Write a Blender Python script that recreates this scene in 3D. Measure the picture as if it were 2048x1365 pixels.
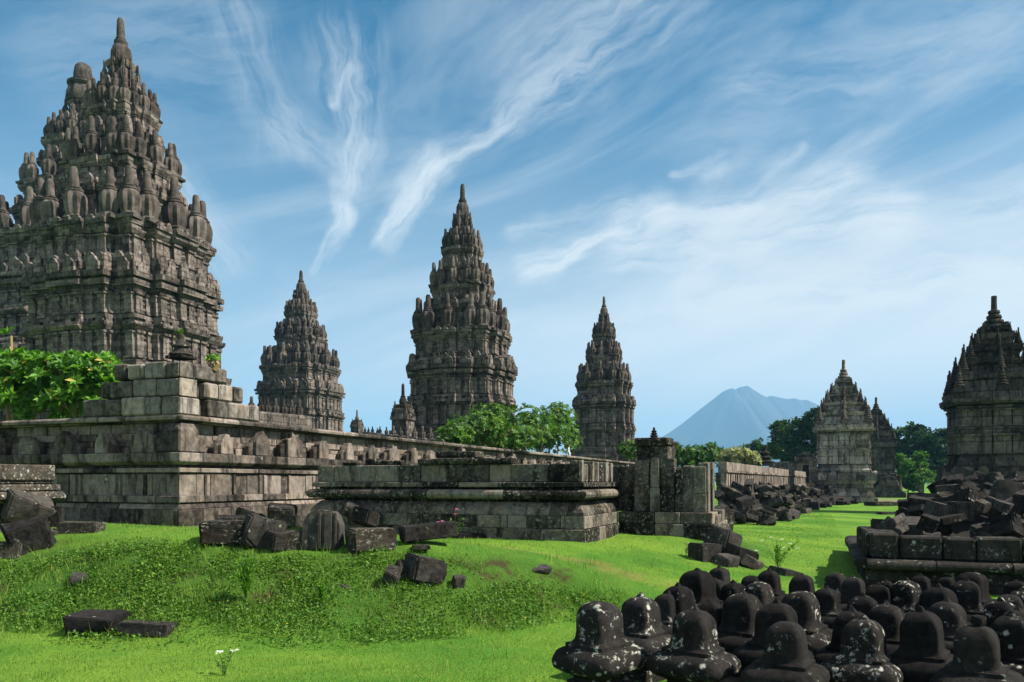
import bpy, bmesh, math, random
import numpy as np
from mathutils import Vector, Matrix, Euler, noise as mnoise
R = math.radians
scene = bpy.context.scene
COL = scene.collection
for o in list(bpy.data.objects): bpy.data.objects.remove(o, do_unlink=True)

# ------------------------------------------------------------------ camera
EYE, F, HOR = 1.7, 1600.0, 965.0           # eye height (m); focal length and horizon in photo pixels (2048 wide)
cam = bpy.data.cameras.new('camera'); cam_o = bpy.data.objects.new('camera', cam); COL.objects.link(cam_o)
cam.sensor_width = 36; cam.lens = 36 * F / 2048; cam.shift_y = (HOR - 682.5) / 2048
cam.clip_start = .1; cam.clip_end = 30000
cam_o.location = (0, 0, EYE); cam_o.rotation_euler = (R(90), 0, 0)
scene.camera = cam_o
scene.render.resolution_x, scene.render.resolution_y = 1024, 682

# ------------------------------------------------------------------ node helper
class NT:
    def __init__(s, tree): s.t = tree; s.n = tree.nodes; s.l = tree.links
    def new(s, kind, **kw):
        n = s.n.new(kind)
        for k, v in kw.items(): setattr(n, k, v)
        return n
    def put(s, sock, v):
        if isinstance(v, bpy.types.NodeSocket): s.l.new(v, sock)
        elif v is not None:
            if sock.type == 'RGBA' and hasattr(v, '__len__') and len(v) == 3: v = (*v, 1)
            sock.default_value = v
    def math(s, op, a, b=None, c=None, clamp=False):
        n = s.new('ShaderNodeMath', operation=op); n.use_clamp = clamp
        s.put(n.inputs[0], a)
        if b is not None: s.put(n.inputs[1], b)
        if c is not None: s.put(n.inputs[2], c)
        return n.outputs[0]
    def vmath(s, op, a, b=None, out=0):
        n = s.new('ShaderNodeVectorMath', operation=op); s.put(n.inputs[0], a)
        if b is not None:
            if op == 'SCALE': s.put(n.inputs['Scale'], b)
            else: s.put(n.inputs[1], b)
        return n.outputs['Value'] if op in ('LENGTH', 'DOT_PRODUCT', 'DISTANCE') else n.outputs[out]
    def noise(s, vec, scale, detail=4, rough=.55, dist=0, color=False):
        n = s.new('ShaderNodeTexNoise'); s.put(n.inputs['Vector'], vec); n.inputs['Scale'].default_value = scale
        n.inputs['Detail'].default_value = detail; n.inputs['Roughness'].default_value = rough; n.inputs['Distortion'].default_value = dist
        return n.outputs['Color'] if color else n.outputs['Fac']
    def mix(s, fac, a, b, blend='MIX'):
        n = s.new('ShaderNodeMix', data_type='RGBA', blend_type=blend); s.put(n.inputs[0], fac); s.put(n.inputs[6], a); s.put(n.inputs[7], b)
        return n.outputs[2]
    def step(s, v, lo, hi, a=0., b=1., smooth=True):
        n = s.new('ShaderNodeMapRange'); n.interpolation_type = 'SMOOTHSTEP' if smooth else 'LINEAR'; n.clamp = True
        s.put(n.inputs[0], v); s.put(n.inputs[1], lo); s.put(n.inputs[2], hi); s.put(n.inputs[3], a); s.put(n.inputs[4], b)
        return n.outputs[0]
    def sep(s, v): return s.new_sep(v).outputs
    def new_sep(s, v): n = s.new('ShaderNodeSeparateXYZ'); s.put(n.inputs[0], v); return n
    def comb(s, x, y, z):
        n = s.new('ShaderNodeCombineXYZ'); s.put(n.inputs[0], x); s.put(n.inputs[1], y); s.put(n.inputs[2], z); return n.outputs[0]

# ------------------------------------------------------------------ sky with cirrus, sun
SUN_EL, SUN_AZ = R(46), R(99)               # azimuth clockwise from +Y: from the right of the view
world = bpy.data.worlds.new('World'); scene.world = world; world.use_nodes = True
def build_world():
    t = NT(world.node_tree); t.n.clear()
    out = t.new('ShaderNodeOutputWorld'); bg = t.new('ShaderNodeBackground')
    sky = t.new('ShaderNodeTexSky'); sky.sky_type = 'NISHITA'; sky.sun_disc = False
    sky.sun_elevation = SUN_EL; sky.sun_rotation = SUN_AZ; sky.altitude = 0; sky.air_density = 1.0; sky.dust_density = .5; sky.ozone_density = 2.5
    hs = t.new('ShaderNodeHueSaturation'); hs.inputs['Hue'].default_value = SKY_HUE; hs.inputs['Saturation'].default_value = SKY_SAT; hs.inputs['Value'].default_value = SKY_VAL
    t.l.new(t.mix(1., sky.outputs[0], SKY_TINT, 'MULTIPLY'), hs.inputs['Color'])
    d = t.new('ShaderNodeTexCoord').outputs['Generated']
    x, y, z = t.sep(t.vmath('NORMALIZE', d))
    az = t.math('ARCTAN2', x, y); el = t.math('ARCSINE', z)
    P0 = t.comb(az, el, 0)
    w1 = t.vmath('SCALE', t.vmath('SUBTRACT', t.noise(P0, 7, 3, color=True), (.5, .5, .5)), .045)
    w2 = t.vmath('SCALE', t.vmath('SUBTRACT', t.noise(P0, 28, 3, color=True), (.5, .5, .5)), .020)
    P = t.vmath('MULTIPLY', t.vmath('ADD', t.vmath('ADD', P0, w1), w2), (1, 1, 0))
    def ae(u, v):
        dx, dz = (u - 1024) / F, (HOR - v) / F
        return (math.atan2(dx, 1), math.asin(dz / math.sqrt(1 + dx * dx + dz * dz)), 0)
    total = None
    for (u0, v0, u1, v1, wa, wb, s, fib) in STREAKS:
        A, B = Vector(ae(u0, v0)), Vector(ae(u1, v1)); AB = B - A; L = AB.length
        rel = t.vmath('SUBTRACT', P, tuple(A))
        tt = t.math('DIVIDE', t.vmath('DOT_PRODUCT', rel, tuple(AB / L)), L)
        tc = t.math('MINIMUM', t.math('MAXIMUM', tt, 0.), 1.)
        perp = t.vmath('DOT_PRODUCT', rel, (-AB.y / L, AB.x / L, 0))
        dist = t.vmath('LENGTH', t.vmath('SUBTRACT', rel, t.vmath('SCALE', tuple(AB), tc)))
        wid = t.math('MULTIPLY_ADD', tc, (wb - wa) / F, wa / F)
        m = t.step(t.math('DIVIDE', dist, wid), 1.0, 0.0)
        fn = t.noise(t.comb(t.math('MULTIPLY', tt, L * 4), t.math('MULTIPLY', perp, 26), u0 * .013), 2.1, 6, .66, .2)
        m = t.math('MULTIPLY', t.math('MULTIPLY', m, t.step(fn, .5 - .28 * fib - .04, .72 - .1 * fib)), min(1, s * 1.25))
        total = m if total is None else t.math('SUBTRACT', t.math('ADD', total, m), t.math('MULTIPLY', total, m))
    # thin uneven veil of high cloud, thicker to the right and low down
    veil = t.step(t.noise(t.comb(t.math('MULTIPLY', az, 1.0), t.math('MULTIPLY_ADD', az, -1.1, t.math('MULTIPLY', el, 3.6)), .3), 2.6, 7, .6, .8), .36, .78)
    low = t.step(el, R(31), R(4)); right = t.step(az, R(-28), R(30))
    vf = t.math('MULTIPLY', veil, t.math('ADD', t.math('MULTIPLY', t.math('MULTIPLY_ADD', right, .20, .24), t.math('MULTIPLY_ADD', t.step(az, R(-33), R(-22)), .85, .15)), t.math('MULTIPLY', t.math('MULTIPLY', low, t.math('MULTIPLY_ADD', right, .55, .35)), .8)))
    base = t.math('MULTIPLY', t.math('POWER', low, 1.5), t.math('MULTIPLY_ADD', right, .44, .56))
    back = t.math('MULTIPLY', t.step(t.math('ABSOLUTE', az), R(50), R(105)), .62)      # unseen cloud added behind the viewer as neutral fill light
    base = t.math('MAXIMUM', base, back)
    vv = t.math('SUBTRACT', t.math('ADD', vf, base), t.math('MULTIPLY', vf, base))
    tot = t.math('SUBTRACT', t.math('ADD', total, vv), t.math('MULTIPLY', total, vv))
    tot = t.math('MINIMUM', tot, .93)
    warm = t.math('MULTIPLY', t.step(el, R(26), R(6)), right)
    ccol = t.mix(warm, CLOUD_COOL, CLOUD_WARM)
    col = t.mix(tot, hs.outputs[0], ccol)
    t.l.new(col, bg.inputs['Color']); bg.inputs['Strength'].default_value = SKY_STR
    t.l.new(bg.outputs[0], out.inputs['Surface'])
SKY_STR, SKY_HUE, SKY_SAT, SKY_VAL = .10, .495, 1.32, .48
CLOUD_COOL, CLOUD_WARM = (4.0, 4.25, 4.4), (5.4, 5.2, 4.9)
# cirrus streaks: ends (photo pixels turned into sky directions), half widths, strength, fibre fullness
SKY_TINT = (.50, .88, 1.0)
STREAKS = [
 (632,545,690,420,16,34,.75,.5), (690,420,720,300,40,70,.55,.5), (720,300,700,120,70,120,.38,.5), (672,205,702,145,14,26,.42,.7),
 (770,470,870,330,38,60,.75,.7), (870,330,1010,225,50,55,.55,.5), (1010,225,1190,140,50,70,.35,.5), (1080,150,1330,-40,140,190,.30,.6),
 (480,40,560,240,90,120,.24,.7), (560,240,700,350,70,60,.30,.6), (120,120,430,90,150,170,.17,.7), (330,330,470,520,60,80,.38,.6),
 (1010,470,1260,400,26,40,.40,.6), (1060,540,1330,420,45,62,.8,.7), (1330,430,1700,370,62,56,.66,.6), (1250,500,1800,430,80,90,.6,.7),
 (1350,342,1430,328,14,30,.40,.6), (1540,350,1605,295,34,14,.30,.6), (1420,330,1600,300,30,40,.2,.6),
 (1380,600,2080,560,70,110,.75,.85), (1750,480,2100,400,80,110,.45,.8), (1500,180,2060,60,90,120,.22,.6), (1000,690,1300,640,40,50,.4,.7),
 (1270,690,1320,735,20,26,.4,.8)]
build_world()
sun = bpy.data.lights.new('sun', 'SUN'); sun.energy = 5.0; sun.angle = R(.6); sun.color = (1, .93, .82)
sun_o = bpy.data.objects.new('sun', sun); COL.objects.link(sun_o)
sd = Vector((math.sin(SUN_AZ) * math.cos(SUN_EL), math.cos(SUN_AZ) * math.cos(SUN_EL), math.sin(SUN_EL)))
sun_o.rotation_euler = sd.to_track_quat('Z', 'Y').to_euler()
vs = scene.view_settings; vs.view_transform = 'Standard'; vs.look = 'None'; vs.exposure = 1.1; vs.gamma = 1; vs.use_curve_mapping = False
scene.cycles.max_bounces = 6; scene.cycles.diffuse_bounces = 3; scene.cycles.transparent_max_bounces = 8; scene.cycles.volume_bounces = 0
scene.cycles.use_denoising = True
try: scene.cycles.denoiser = 'OPENIMAGEDENOISE'
except Exception: pass

# ------------------------------------------------------------------ positions from the photo
def PX(u, Y): return (u - 1024) * Y / F
def PZ(v, Y): return EYE + (HOR - v) * Y / F
AX = Vector((.3593, .9332, 0)); BX = Vector((-.9332, .3593, 0))   # the two directions the whole compound is laid out in
ROT = math.atan2(-AX.x, AX.y)

# ------------------------------------------------------------------ ground height
def ctrl():
    P = []
    def q(u, v, z): Y = (EYE - z) * F / (v - HOR); P.append((PX(u, Y), Y, z))
    for X in (-16, -9, -4, 0, 4, 9, 16):
        for Y in (-6, 1, 5): P.append((X, Y, 0))
    for u in (-200, 150, 500, 850): q(u, 1340, 0)
    for a in ((-300,1215,.1),(0,1218,.1),(150,1245,.03),(300,1266,0),(450,1272,0),(600,1272,0),(750,1262,0),(900,1248,.01),(1020,1230,.02),(1120,1212,.04)): q(*a)
    for a in ((-300,1120,.62),(0,1122,.6),(100,1108,.68),(200,1100,.77),(320,1096,.8),(450,1095,.8),(600,1098,.78),(750,1106,.74),(900,1126,.62),(1050,1152,.42),(1200,1182,.2)): q(*a)
    for a in ((362,1055,.79),(500,1068,.78),(650,1078,.72),(800,1088,.68),(950,1090,.63),(1160,1086,.55),(1260,1076,.53),(1420,1079,.48),(1300,1120,.35),
              (1250,1150,.26),(1400,1135,.2),(1500,1140,.08),(1600,1130,.02),(1700,1150,0),(1500,1062,.1),(1640,1017,0),(1740,1060,0),(1900,1120,0)): q(*a)
    P += [(-13, 19, .75), (-20, 20, .75), (-20, 40, .8), (-10, 60, .6), (-40, 60, .8), (-5, 30, .75), (2, 40, .5), (8, 9, 0), (12, 14, 0), (20, 20, 0), (20, 40, 0),
          (30, 60, 0), (12, 80, .1), (40, 90, 0), (0, 100, .2), (-60, 100, .3), (60, 40, 0), (-40, 10, .3), (-40, -20, 0), (40, -20, 0)]
    return np.array(P)
CP = ctrl()
def tps(r2): return .5 * r2 * np.log(r2 + 1e-9)
def fit():
    n = len(CP); K = np.zeros((n + 3, n + 3)); d2 = ((CP[:, None, :2] - CP[None, :, :2]) ** 2).sum(-1)
    K[:n, :n] = tps(d2) + np.eye(n) * .25; Q = np.c_[np.ones(n), CP[:, :2]]; K[:n, n:] = Q; K[n:, :n] = Q.T
    return np.linalg.solve(K, np.r_[CP[:, 2], 0, 0, 0])
CW = fit()
def hgt(x, y):
    x = np.atleast_1d(np.asarray(x, float)); y = np.atleast_1d(np.asarray(y, float)); out = np.empty(len(x))
    for i in range(0, len(x), 20000):
        a, b = x[i:i+20000], y[i:i+20000]
        d2 = (a[:, None] - CP[None, :, 0]) ** 2 + (b[:, None] - CP[None, :, 1]) ** 2
        h = tps(d2) @ CW[:-3] + CW[-3] + CW[-2] * a + CW[-1] * b
        far = np.clip((np.hypot(a, b - 15) - 60) / 50, 0, 1); far = far * far * (3 - 2 * far)
        out[i:i+20000] = np.clip(h, -.05, 1.2) * (1 - far)
    x_, y_ = x, y
    bump = .018 * np.sin(1.7 * x_ + 2.3 * np.sin(.9 * y_)) * np.sin(1.9 * y_ + 1.3 * np.sin(1.1 * x_)) + .008 * np.sin(5.1 * x_ + 3 * np.sin(2.2 * y_)) * np.sin(4.3 * y_)
    return out + bump
def gz(x, y): return float(hgt([x], [y])[0])
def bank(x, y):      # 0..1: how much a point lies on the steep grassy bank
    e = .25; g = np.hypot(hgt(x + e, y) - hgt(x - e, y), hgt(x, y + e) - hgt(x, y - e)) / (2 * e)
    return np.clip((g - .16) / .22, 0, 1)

# ------------------------------------------------------------------ objects
def tag(o, label=None, cat=None, group=None, kind=None):
    if label: o['label'] = label
    if cat: o['category'] = cat
    if group: o['group'] = group
    if kind: o['kind'] = kind
    return o
def thing(name, label, cat, loc=(0, 0, 0), rz=0, group=None):
    o = bpy.data.objects.new(name, None); COL.objects.link(o); o.location = loc; o.rotation_euler = (0, 0, rz)
    o.empty_display_size = .3
    return tag(o, label, cat, group)
def link(name, me, parent=None, loc=(0, 0, 0), rot=(0, 0, 0), sc=(1, 1, 1)):
    o = bpy.data.objects.new(name, me); COL.objects.link(o); o.parent = parent; o.location = loc; o.rotation_euler = rot
    o.scale = sc if hasattr(sc, '__len__') else (sc, sc, sc)
    return o
class MB:
    def __init__(s): s.v = []; s.f = []; s.t = []
    def add(s, vs, fs, tint=.5):
        b = len(s.v); s.v += [tuple(p) for p in vs]
        for f in fs: s.f.append([i + b for i in f]); s.t.append(tint)
    def box(s, lo, hi, tint=.5, M=None):
        x0, y0, z0 = lo; x1, y1, z1 = hi
        vs = [(x0,y0,z0),(x1,y0,z0),(x1,y1,z0),(x0,y1,z0),(x0,y0,z1),(x1,y0,z1),(x1,y1,z1),(x0,y1,z1)]
        if M is not None: vs = [M @ Vector(p) for p in vs]
        s.add(vs, [(3,2,1,0),(4,5,6,7),(0,1,5,4),(1,2,6,5),(2,3,7,6),(3,0,4,7)], tint)
    def lathe(s, prof, n=16, tint=.5, rib=0, ribs=8, c=(0, 0, 0)):
        vs = []; fs = []
        for (r, z, k) in [(p[0], p[1], p[2] if len(p) > 2 else 0) for p in prof]:
            for i in range(n):
                a = 2 * math.pi * i / n; rr = r * (1 - rib * k * (.5 - .5 * math.cos(ribs * a)))
                vs.append((c[0] + rr * math.cos(a), c[1] + rr * math.sin(a), c[2] + z))
        m = len(prof)
        for j in range(m - 1):
            for i in range(n): fs.append((j*n+i, j*n+(i+1) % n, (j+1)*n+(i+1) % n, (j+1)*n+i))
        fs.append(list(range((m-1)*n, m*n))); fs.append(list(range(n))[::-1])
        s.add(vs, fs, tint)
    def mesh(s, name, mat, smooth=False, bevel=0):
        me = bpy.data.meshes.new(name); me.from_pydata(s.v, [], s.f)
        at = me.attributes.new('tint', 'FLOAT', 'FACE'); at.data.foreach_set('value', s.t)
        if mat: me.materials.append(mat)
        if bevel:
            bm = bmesh.new(); bm.from_mesh(me)
            es = [e for e in bm.edges if len(e.link_faces) == 2 and e.calc_face_angle(0) > .5]
            bmesh.ops.bevel(bm, geom=es, offset=bevel, segments=1, affect='EDGES', clamp_overlap=True)
            bm.to_mesh(me); bm.free()
        if smooth: me.shade_smooth()
        me.update()
        return me
    def build(s, name, mat, parent=None, smooth=False, bevel=0, **k):
        return link(name, s.mesh(name, mat, smooth, bevel), parent, **k)

# ------------------------------------------------------------------ materials
def new_mat(name):
    m = bpy.data.materials.new(name); m.use_nodes = True; t = NT(m.node_tree); t.n.clear()
    o = t.new('ShaderNodeOutputMaterial'); b = t.new('ShaderNodeBsdfPrincipled'); t.l.new(b.outputs[0], o.inputs['Surface'])
    b.inputs['Roughness'].default_value = .95; b.inputs['Specular IOR Level'].default_value = .08
    return m, t, b, o
def stone(name, dark, light, src='tint', brick=None, sc=1., stain=.5, lichen=0., lcol=(.42, .43, .36), bump=.6, moss=0., lsc=9., warm=(1.14, 1.0, .80), vw=.6, mort_k=.75, powr=1.35):
    m, t, b, _ = new_mat(name)
    tc = t.new('ShaderNodeTexCoord').outputs['Object']; oi = t.new('ShaderNodeObjectInfo').outputs['Random']
    p = t.vmath('ADD', tc, t.vmath('SCALE', (37., 91., 53.), oi))
    x, y, z = t.sep(tc)
    mort = None
    if brick:
        bn = t.new('ShaderNodeTexBrick'); bn.offset = .47; bn.squash = .7; bn.squash_frequency = 3
        jx = t.noise(p, .9 / sc, 1)
        t.put(bn.inputs['Vector'], t.comb(t.math('ADD', t.math('ADD', x, y), t.math('MULTIPLY', jx, .25 * sc)), z, 0))
        bn.inputs['Color1'].default_value = (0, 0, 0, 1); bn.inputs['Color2'].default_value = (1, 1, 1, 1); bn.inputs['Mortar'].default_value = (.3, .3, .3, 1)
        bn.inputs['Scale'].default_value = 1; bn.inputs['Mortar Size'].default_value = brick[1] * .045; bn.inputs['Mortar Smooth'].default_value = .3
        bn.inputs['Brick Width'].default_value = brick[0]; bn.inputs['Row Height'].default_value = brick[1]; bn.inputs['Bias'].default_value = 0
        val = t.math('ADD', t.math('MULTIPLY', bn.outputs['Color'], .6), t.math('MULTIPLY', t.new('ShaderNodeAttribute', attribute_name='tint').outputs['Fac'], .45)); mort = bn.outputs['Fac']
    elif src == 'tint':
        val = t.new('ShaderNodeAttribute', attribute_name='tint').outputs['Fac']
    else: val = oi
    n1 = t.noise(p, .55 / sc, 6, .62); n2 = t.noise(p, 5 / sc, 8, .68); n3 = t.noise(p, 26 / sc, 4, .65)
    f = t.math('ADD', t.math('MULTIPLY', t.step(val, .0, 1.), vw), t.math('ADD', t.math('MULTIPLY', t.step(n1, .3, .7), .26), t.math('MULTIPLY', t.step(n2, .32, .68), .36)))
    f = t.math('SUBTRACT', f, .12, clamp=True); f = t.math('POWER', f, powr)
    col = t.mix(f, dark, light)
    hue = t.step(t.noise(t.vmath('ADD', p, (5, 9, 2)), 1.1 / sc, 2), .42, .62)
    col = t.mix(t.math('MULTIPLY', hue, .6), col, t.mix(1., col, warm, 'MULTIPLY'))
    st = t.step(t.noise(t.vmath('MULTIPLY', p, (2.6 / sc, 2.6 / sc, .55 / sc)), 1, 6, .65, .4), .50, .64)
    col = t.mix(t.math('MULTIPLY', st, stain), col, t.mix(1., col, (.30, .29, .29), 'MULTIPLY'))
    if moss: col = t.mix(t.math('MULTIPLY', t.step(t.noise(t.vmath('ADD', p, (3, 1, 7)), 1.3 / sc, 6, .65), .56, .68), moss), col, (.050, .052, .022))
    if lichen:
        big = t.step(t.noise(t.vmath('ADD', p, (11, 4, 8)), 1.5 / sc, 3, .6), .70 - .34 * lichen, .80 - .3 * lichen)
        sp = t.step(t.noise(t.vmath('ADD', p, (1, 14, 6)), lsc / sc, 6, .70, .3), .54, .64)
        lm = t.math('MULTIPLY', big, sp)
        vor = t.new('ShaderNodeTexVoronoi'); t.put(vor.inputs['Vector'], t.vmath('ADD', p, t.vmath('SCALE', t.noise(p, 14 / sc, 3, color=True), .1 * sc))); vor.inputs['Scale'].default_value = lsc * .62 / sc
        vr = t.sep(vor.outputs['Color'])
        dots = t.math('MULTIPLY', t.step(vor.outputs['Distance'], t.math('MULTIPLY', vr[0], .37), t.math('MULTIPLY', vr[0], .20)), t.step(vr[1], 1 - .32 * lichen, 1 - .31 * lichen))
        lm = t.math('MAXIMUM', lm, dots)
        lc = t.mix(t.step(t.noise(p, 2.4 / sc, 2), .45, .6), lcol, (lcol[0] * .66, lcol[1] * .74, lcol[2] * .68))
        col = t.mix(t.math('MULTIPLY', lm, t.step(n3, .25, .6, .5, .88)), col, lc)
    if mort is not None: col = t.mix(t.math('MULTIPLY', mort, mort_k), col, t.mix(1., col, (.28, .27, .26), 'MULTIPLY'))
    t.put(b.inputs['Base Color'], col)
    h = t.math('ADD', t.math('MULTIPLY', n2, .6), t.math('MULTIPLY', n3, .6))
    if mort is not None: h = t.math('SUBTRACT', t.math('ADD', h, t.math('MULTIPLY', val, .5)), t.math('MULTIPLY', mort, mort_k * 1.6))
    bp = t.new('ShaderNodeBump'); bp.inputs['Strength'].default_value = bump; bp.inputs['Distance'].default_value = .05 * sc; t.put(bp.inputs['Height'], h)
    t.l.new(bp.outputs[0], b.inputs['Normal'])
    return m
def leafmat(name, c1, c2, trans=.35, rough=.5, c3=None):
    m, t, b, o = new_mat(name)
    at = t.new('ShaderNodeAttribute', attribute_name='tint').outputs['Fac']
    col = t.mix(at, c1, c2)
    if c3: col = t.mix(t.step(at, .93, .96), col, c3)
    t.put(b.inputs['Base Color'], col); b.inputs['Roughness'].default_value = rough; b.inputs['Specular IOR Level'].default_value = .3
    tr = t.new('ShaderNodeBsdfTranslucent'); t.put(tr.inputs['Color'], t.mix(1., col, (1.5, 1.6, .6), 'MULTIPLY'))
    ms = t.new('ShaderNodeMixShader'); ms.inputs[0].default_value = trans
    t.l.new(b.outputs[0], ms.inputs[1]); t.l.new(tr.outputs[0], ms.inputs[2]); t.l.new(ms.outputs[0], o.inputs['Surface'])
    return m
def plain(name, c, rough=.8):
    m, t, b, _ = new_mat(name); t.put(b.inputs['Base Color'], c); b.inputs['Roughness'].default_value = rough; return m
# ------------------------------------------------------------------ stone kinds
M = {}
M['tower'] = stone('tower_stone', (.020, .018, .0165), (.315, .268, .240), warm=(1.06, .985, .92), brick=(.62, .33), stain=.85, moss=.05, bump=.9, vw=.5, mort_k=.45)
M['tower_dark'] = stone('dark_tower_stone', (.011, .010, .0095), (.165, .147, .134), brick=(1.0, .66), stain=.8, moss=.1, bump=.9, vw=.6, mort_k=.4)
M['tower_pale'] = stone('pale_tower_stone', (.040, .036, .034), (.470, .420, .375), brick=(1.0, .66), stain=.8, moss=.08, bump=.8, vw=.65, mort_k=.4)
M['ratna'] = stone('pinnacle_stone', (.022, .020, .0185), (.250, .213, .190), warm=(1.06, .985, .92), src='obj', stain=.8, bump=.9, sc=.8, vw=.35)
M['ratna_dark'] = stone('dark_pinnacle_stone', (.015, .014, .013), (.130, .115, .104), src='obj', stain=.7, bump=.8, sc=.8, vw=.35)
M['wall'] = stone('wall_stone', (.024, .022, .020), (.300, .252, .218), warm=(1.08, .985, .88), stain=.98, moss=.05, lichen=.08, sc=.7, bump=.6, vw=.62)
M['wall_grey'] = stone('grey_block_stone', (.030, .028, .026), (.345, .305, .272), stain=.85, moss=.06, lichen=.08, sc=.6, bump=.6, warm=(1.10, 1, .88), vw=.62)
M['platform'] = stone('platform_stone', (.009, .0085, .008), (.205, .180, .156), stain=.95, moss=.06, lichen=.95, lcol=(.33, .32, .26), sc=.55, bump=1., lsc=8, vw=.78, powr=1.8)
M['rubble'] = stone('rubble_stone', (.009, .0085, .008), (.105, .095, .086), warm=(1.05, 1, .92), src='obj', stain=.75, moss=.16, lichen=.42, lcol=(.34, .33, .27), sc=.5, bump=1.0, vw=.45)
M['rubble_light'] = stone('lichened_rubble_stone', (.016, .014, .012), (.120, .105, .090), src='obj', stain=.6, moss=.2, lichen=.85, lcol=(.46, .44, .36), sc=.45, bump=1.0, vw=.4)
M['linga'] = stone('black_stone', (.0065, .006, .006), (.040, .0365, .034), warm=(1.05, 1, .93), src='obj', stain=.5, lichen=.45, lcol=(.50, .48, .41), sc=.30, bump=.9, lsc=5, vw=.4)
M['linga_clean'] = stone('plain_black_stone', (.0065, .006, .006), (.040, .0365, .034), warm=(1.05, 1, .93), src='obj', stain=.5, lichen=.14, lcol=(.40, .38, .32), sc=.30, bump=.9, lsc=6, vw=.4)
M['linga_spot'] = stone('spotted_black_stone', (.0065, .006, .006), (.040, .0365, .034), warm=(1.05, 1, .93), src='obj', stain=.4, lichen=.80, lcol=(.54, .52, .45), sc=.30, bump=.9, lsc=5, vw=.4)
M['slab'] = stone('lichened_slab_stone', (.010, .0095, .009), (.230, .208, .180), stain=.9, moss=.06, lichen=1.25, lcol=(.31, .31, .25), sc=.5, bump=1., lsc=7, vw=.6, powr=1.5)
M['core'] = plain('dark_debris', (.018, .016, .013))
M['leaf'] = leafmat('frangipani_leaf', (.025, .100, .010), (.170, .360, .035), .35, c3=(.40, .30, .04))
M['leaf_mid'] = leafmat('bush_leaf', (.014, .055, .012), (.120, .240, .035), .3, c3=(.30, .24, .08))
M['leaf_pale'] = leafmat('pale_flowering_leaf', (.10, .14, .05), (.46, .44, .28), .3)
M['tree_leaf'] = leafmat('tree_leaf', (.012, .040, .014), (.050, .105, .026), .25, .6)
M['tree_leaf_dark'] = leafmat('dark_tree_leaf', (.008, .032, .016), (.028, .080, .026), .2, .6)
M['tree_leaf_light'] = leafmat('light_tree_leaf', (.030, .090, .022), (.095, .200, .045), .3, .6)
M['bark'] = plain('bark', (.10, .075, .05)); M['twig'] = plain('dry_twig', (.26, .19, .09))

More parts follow.
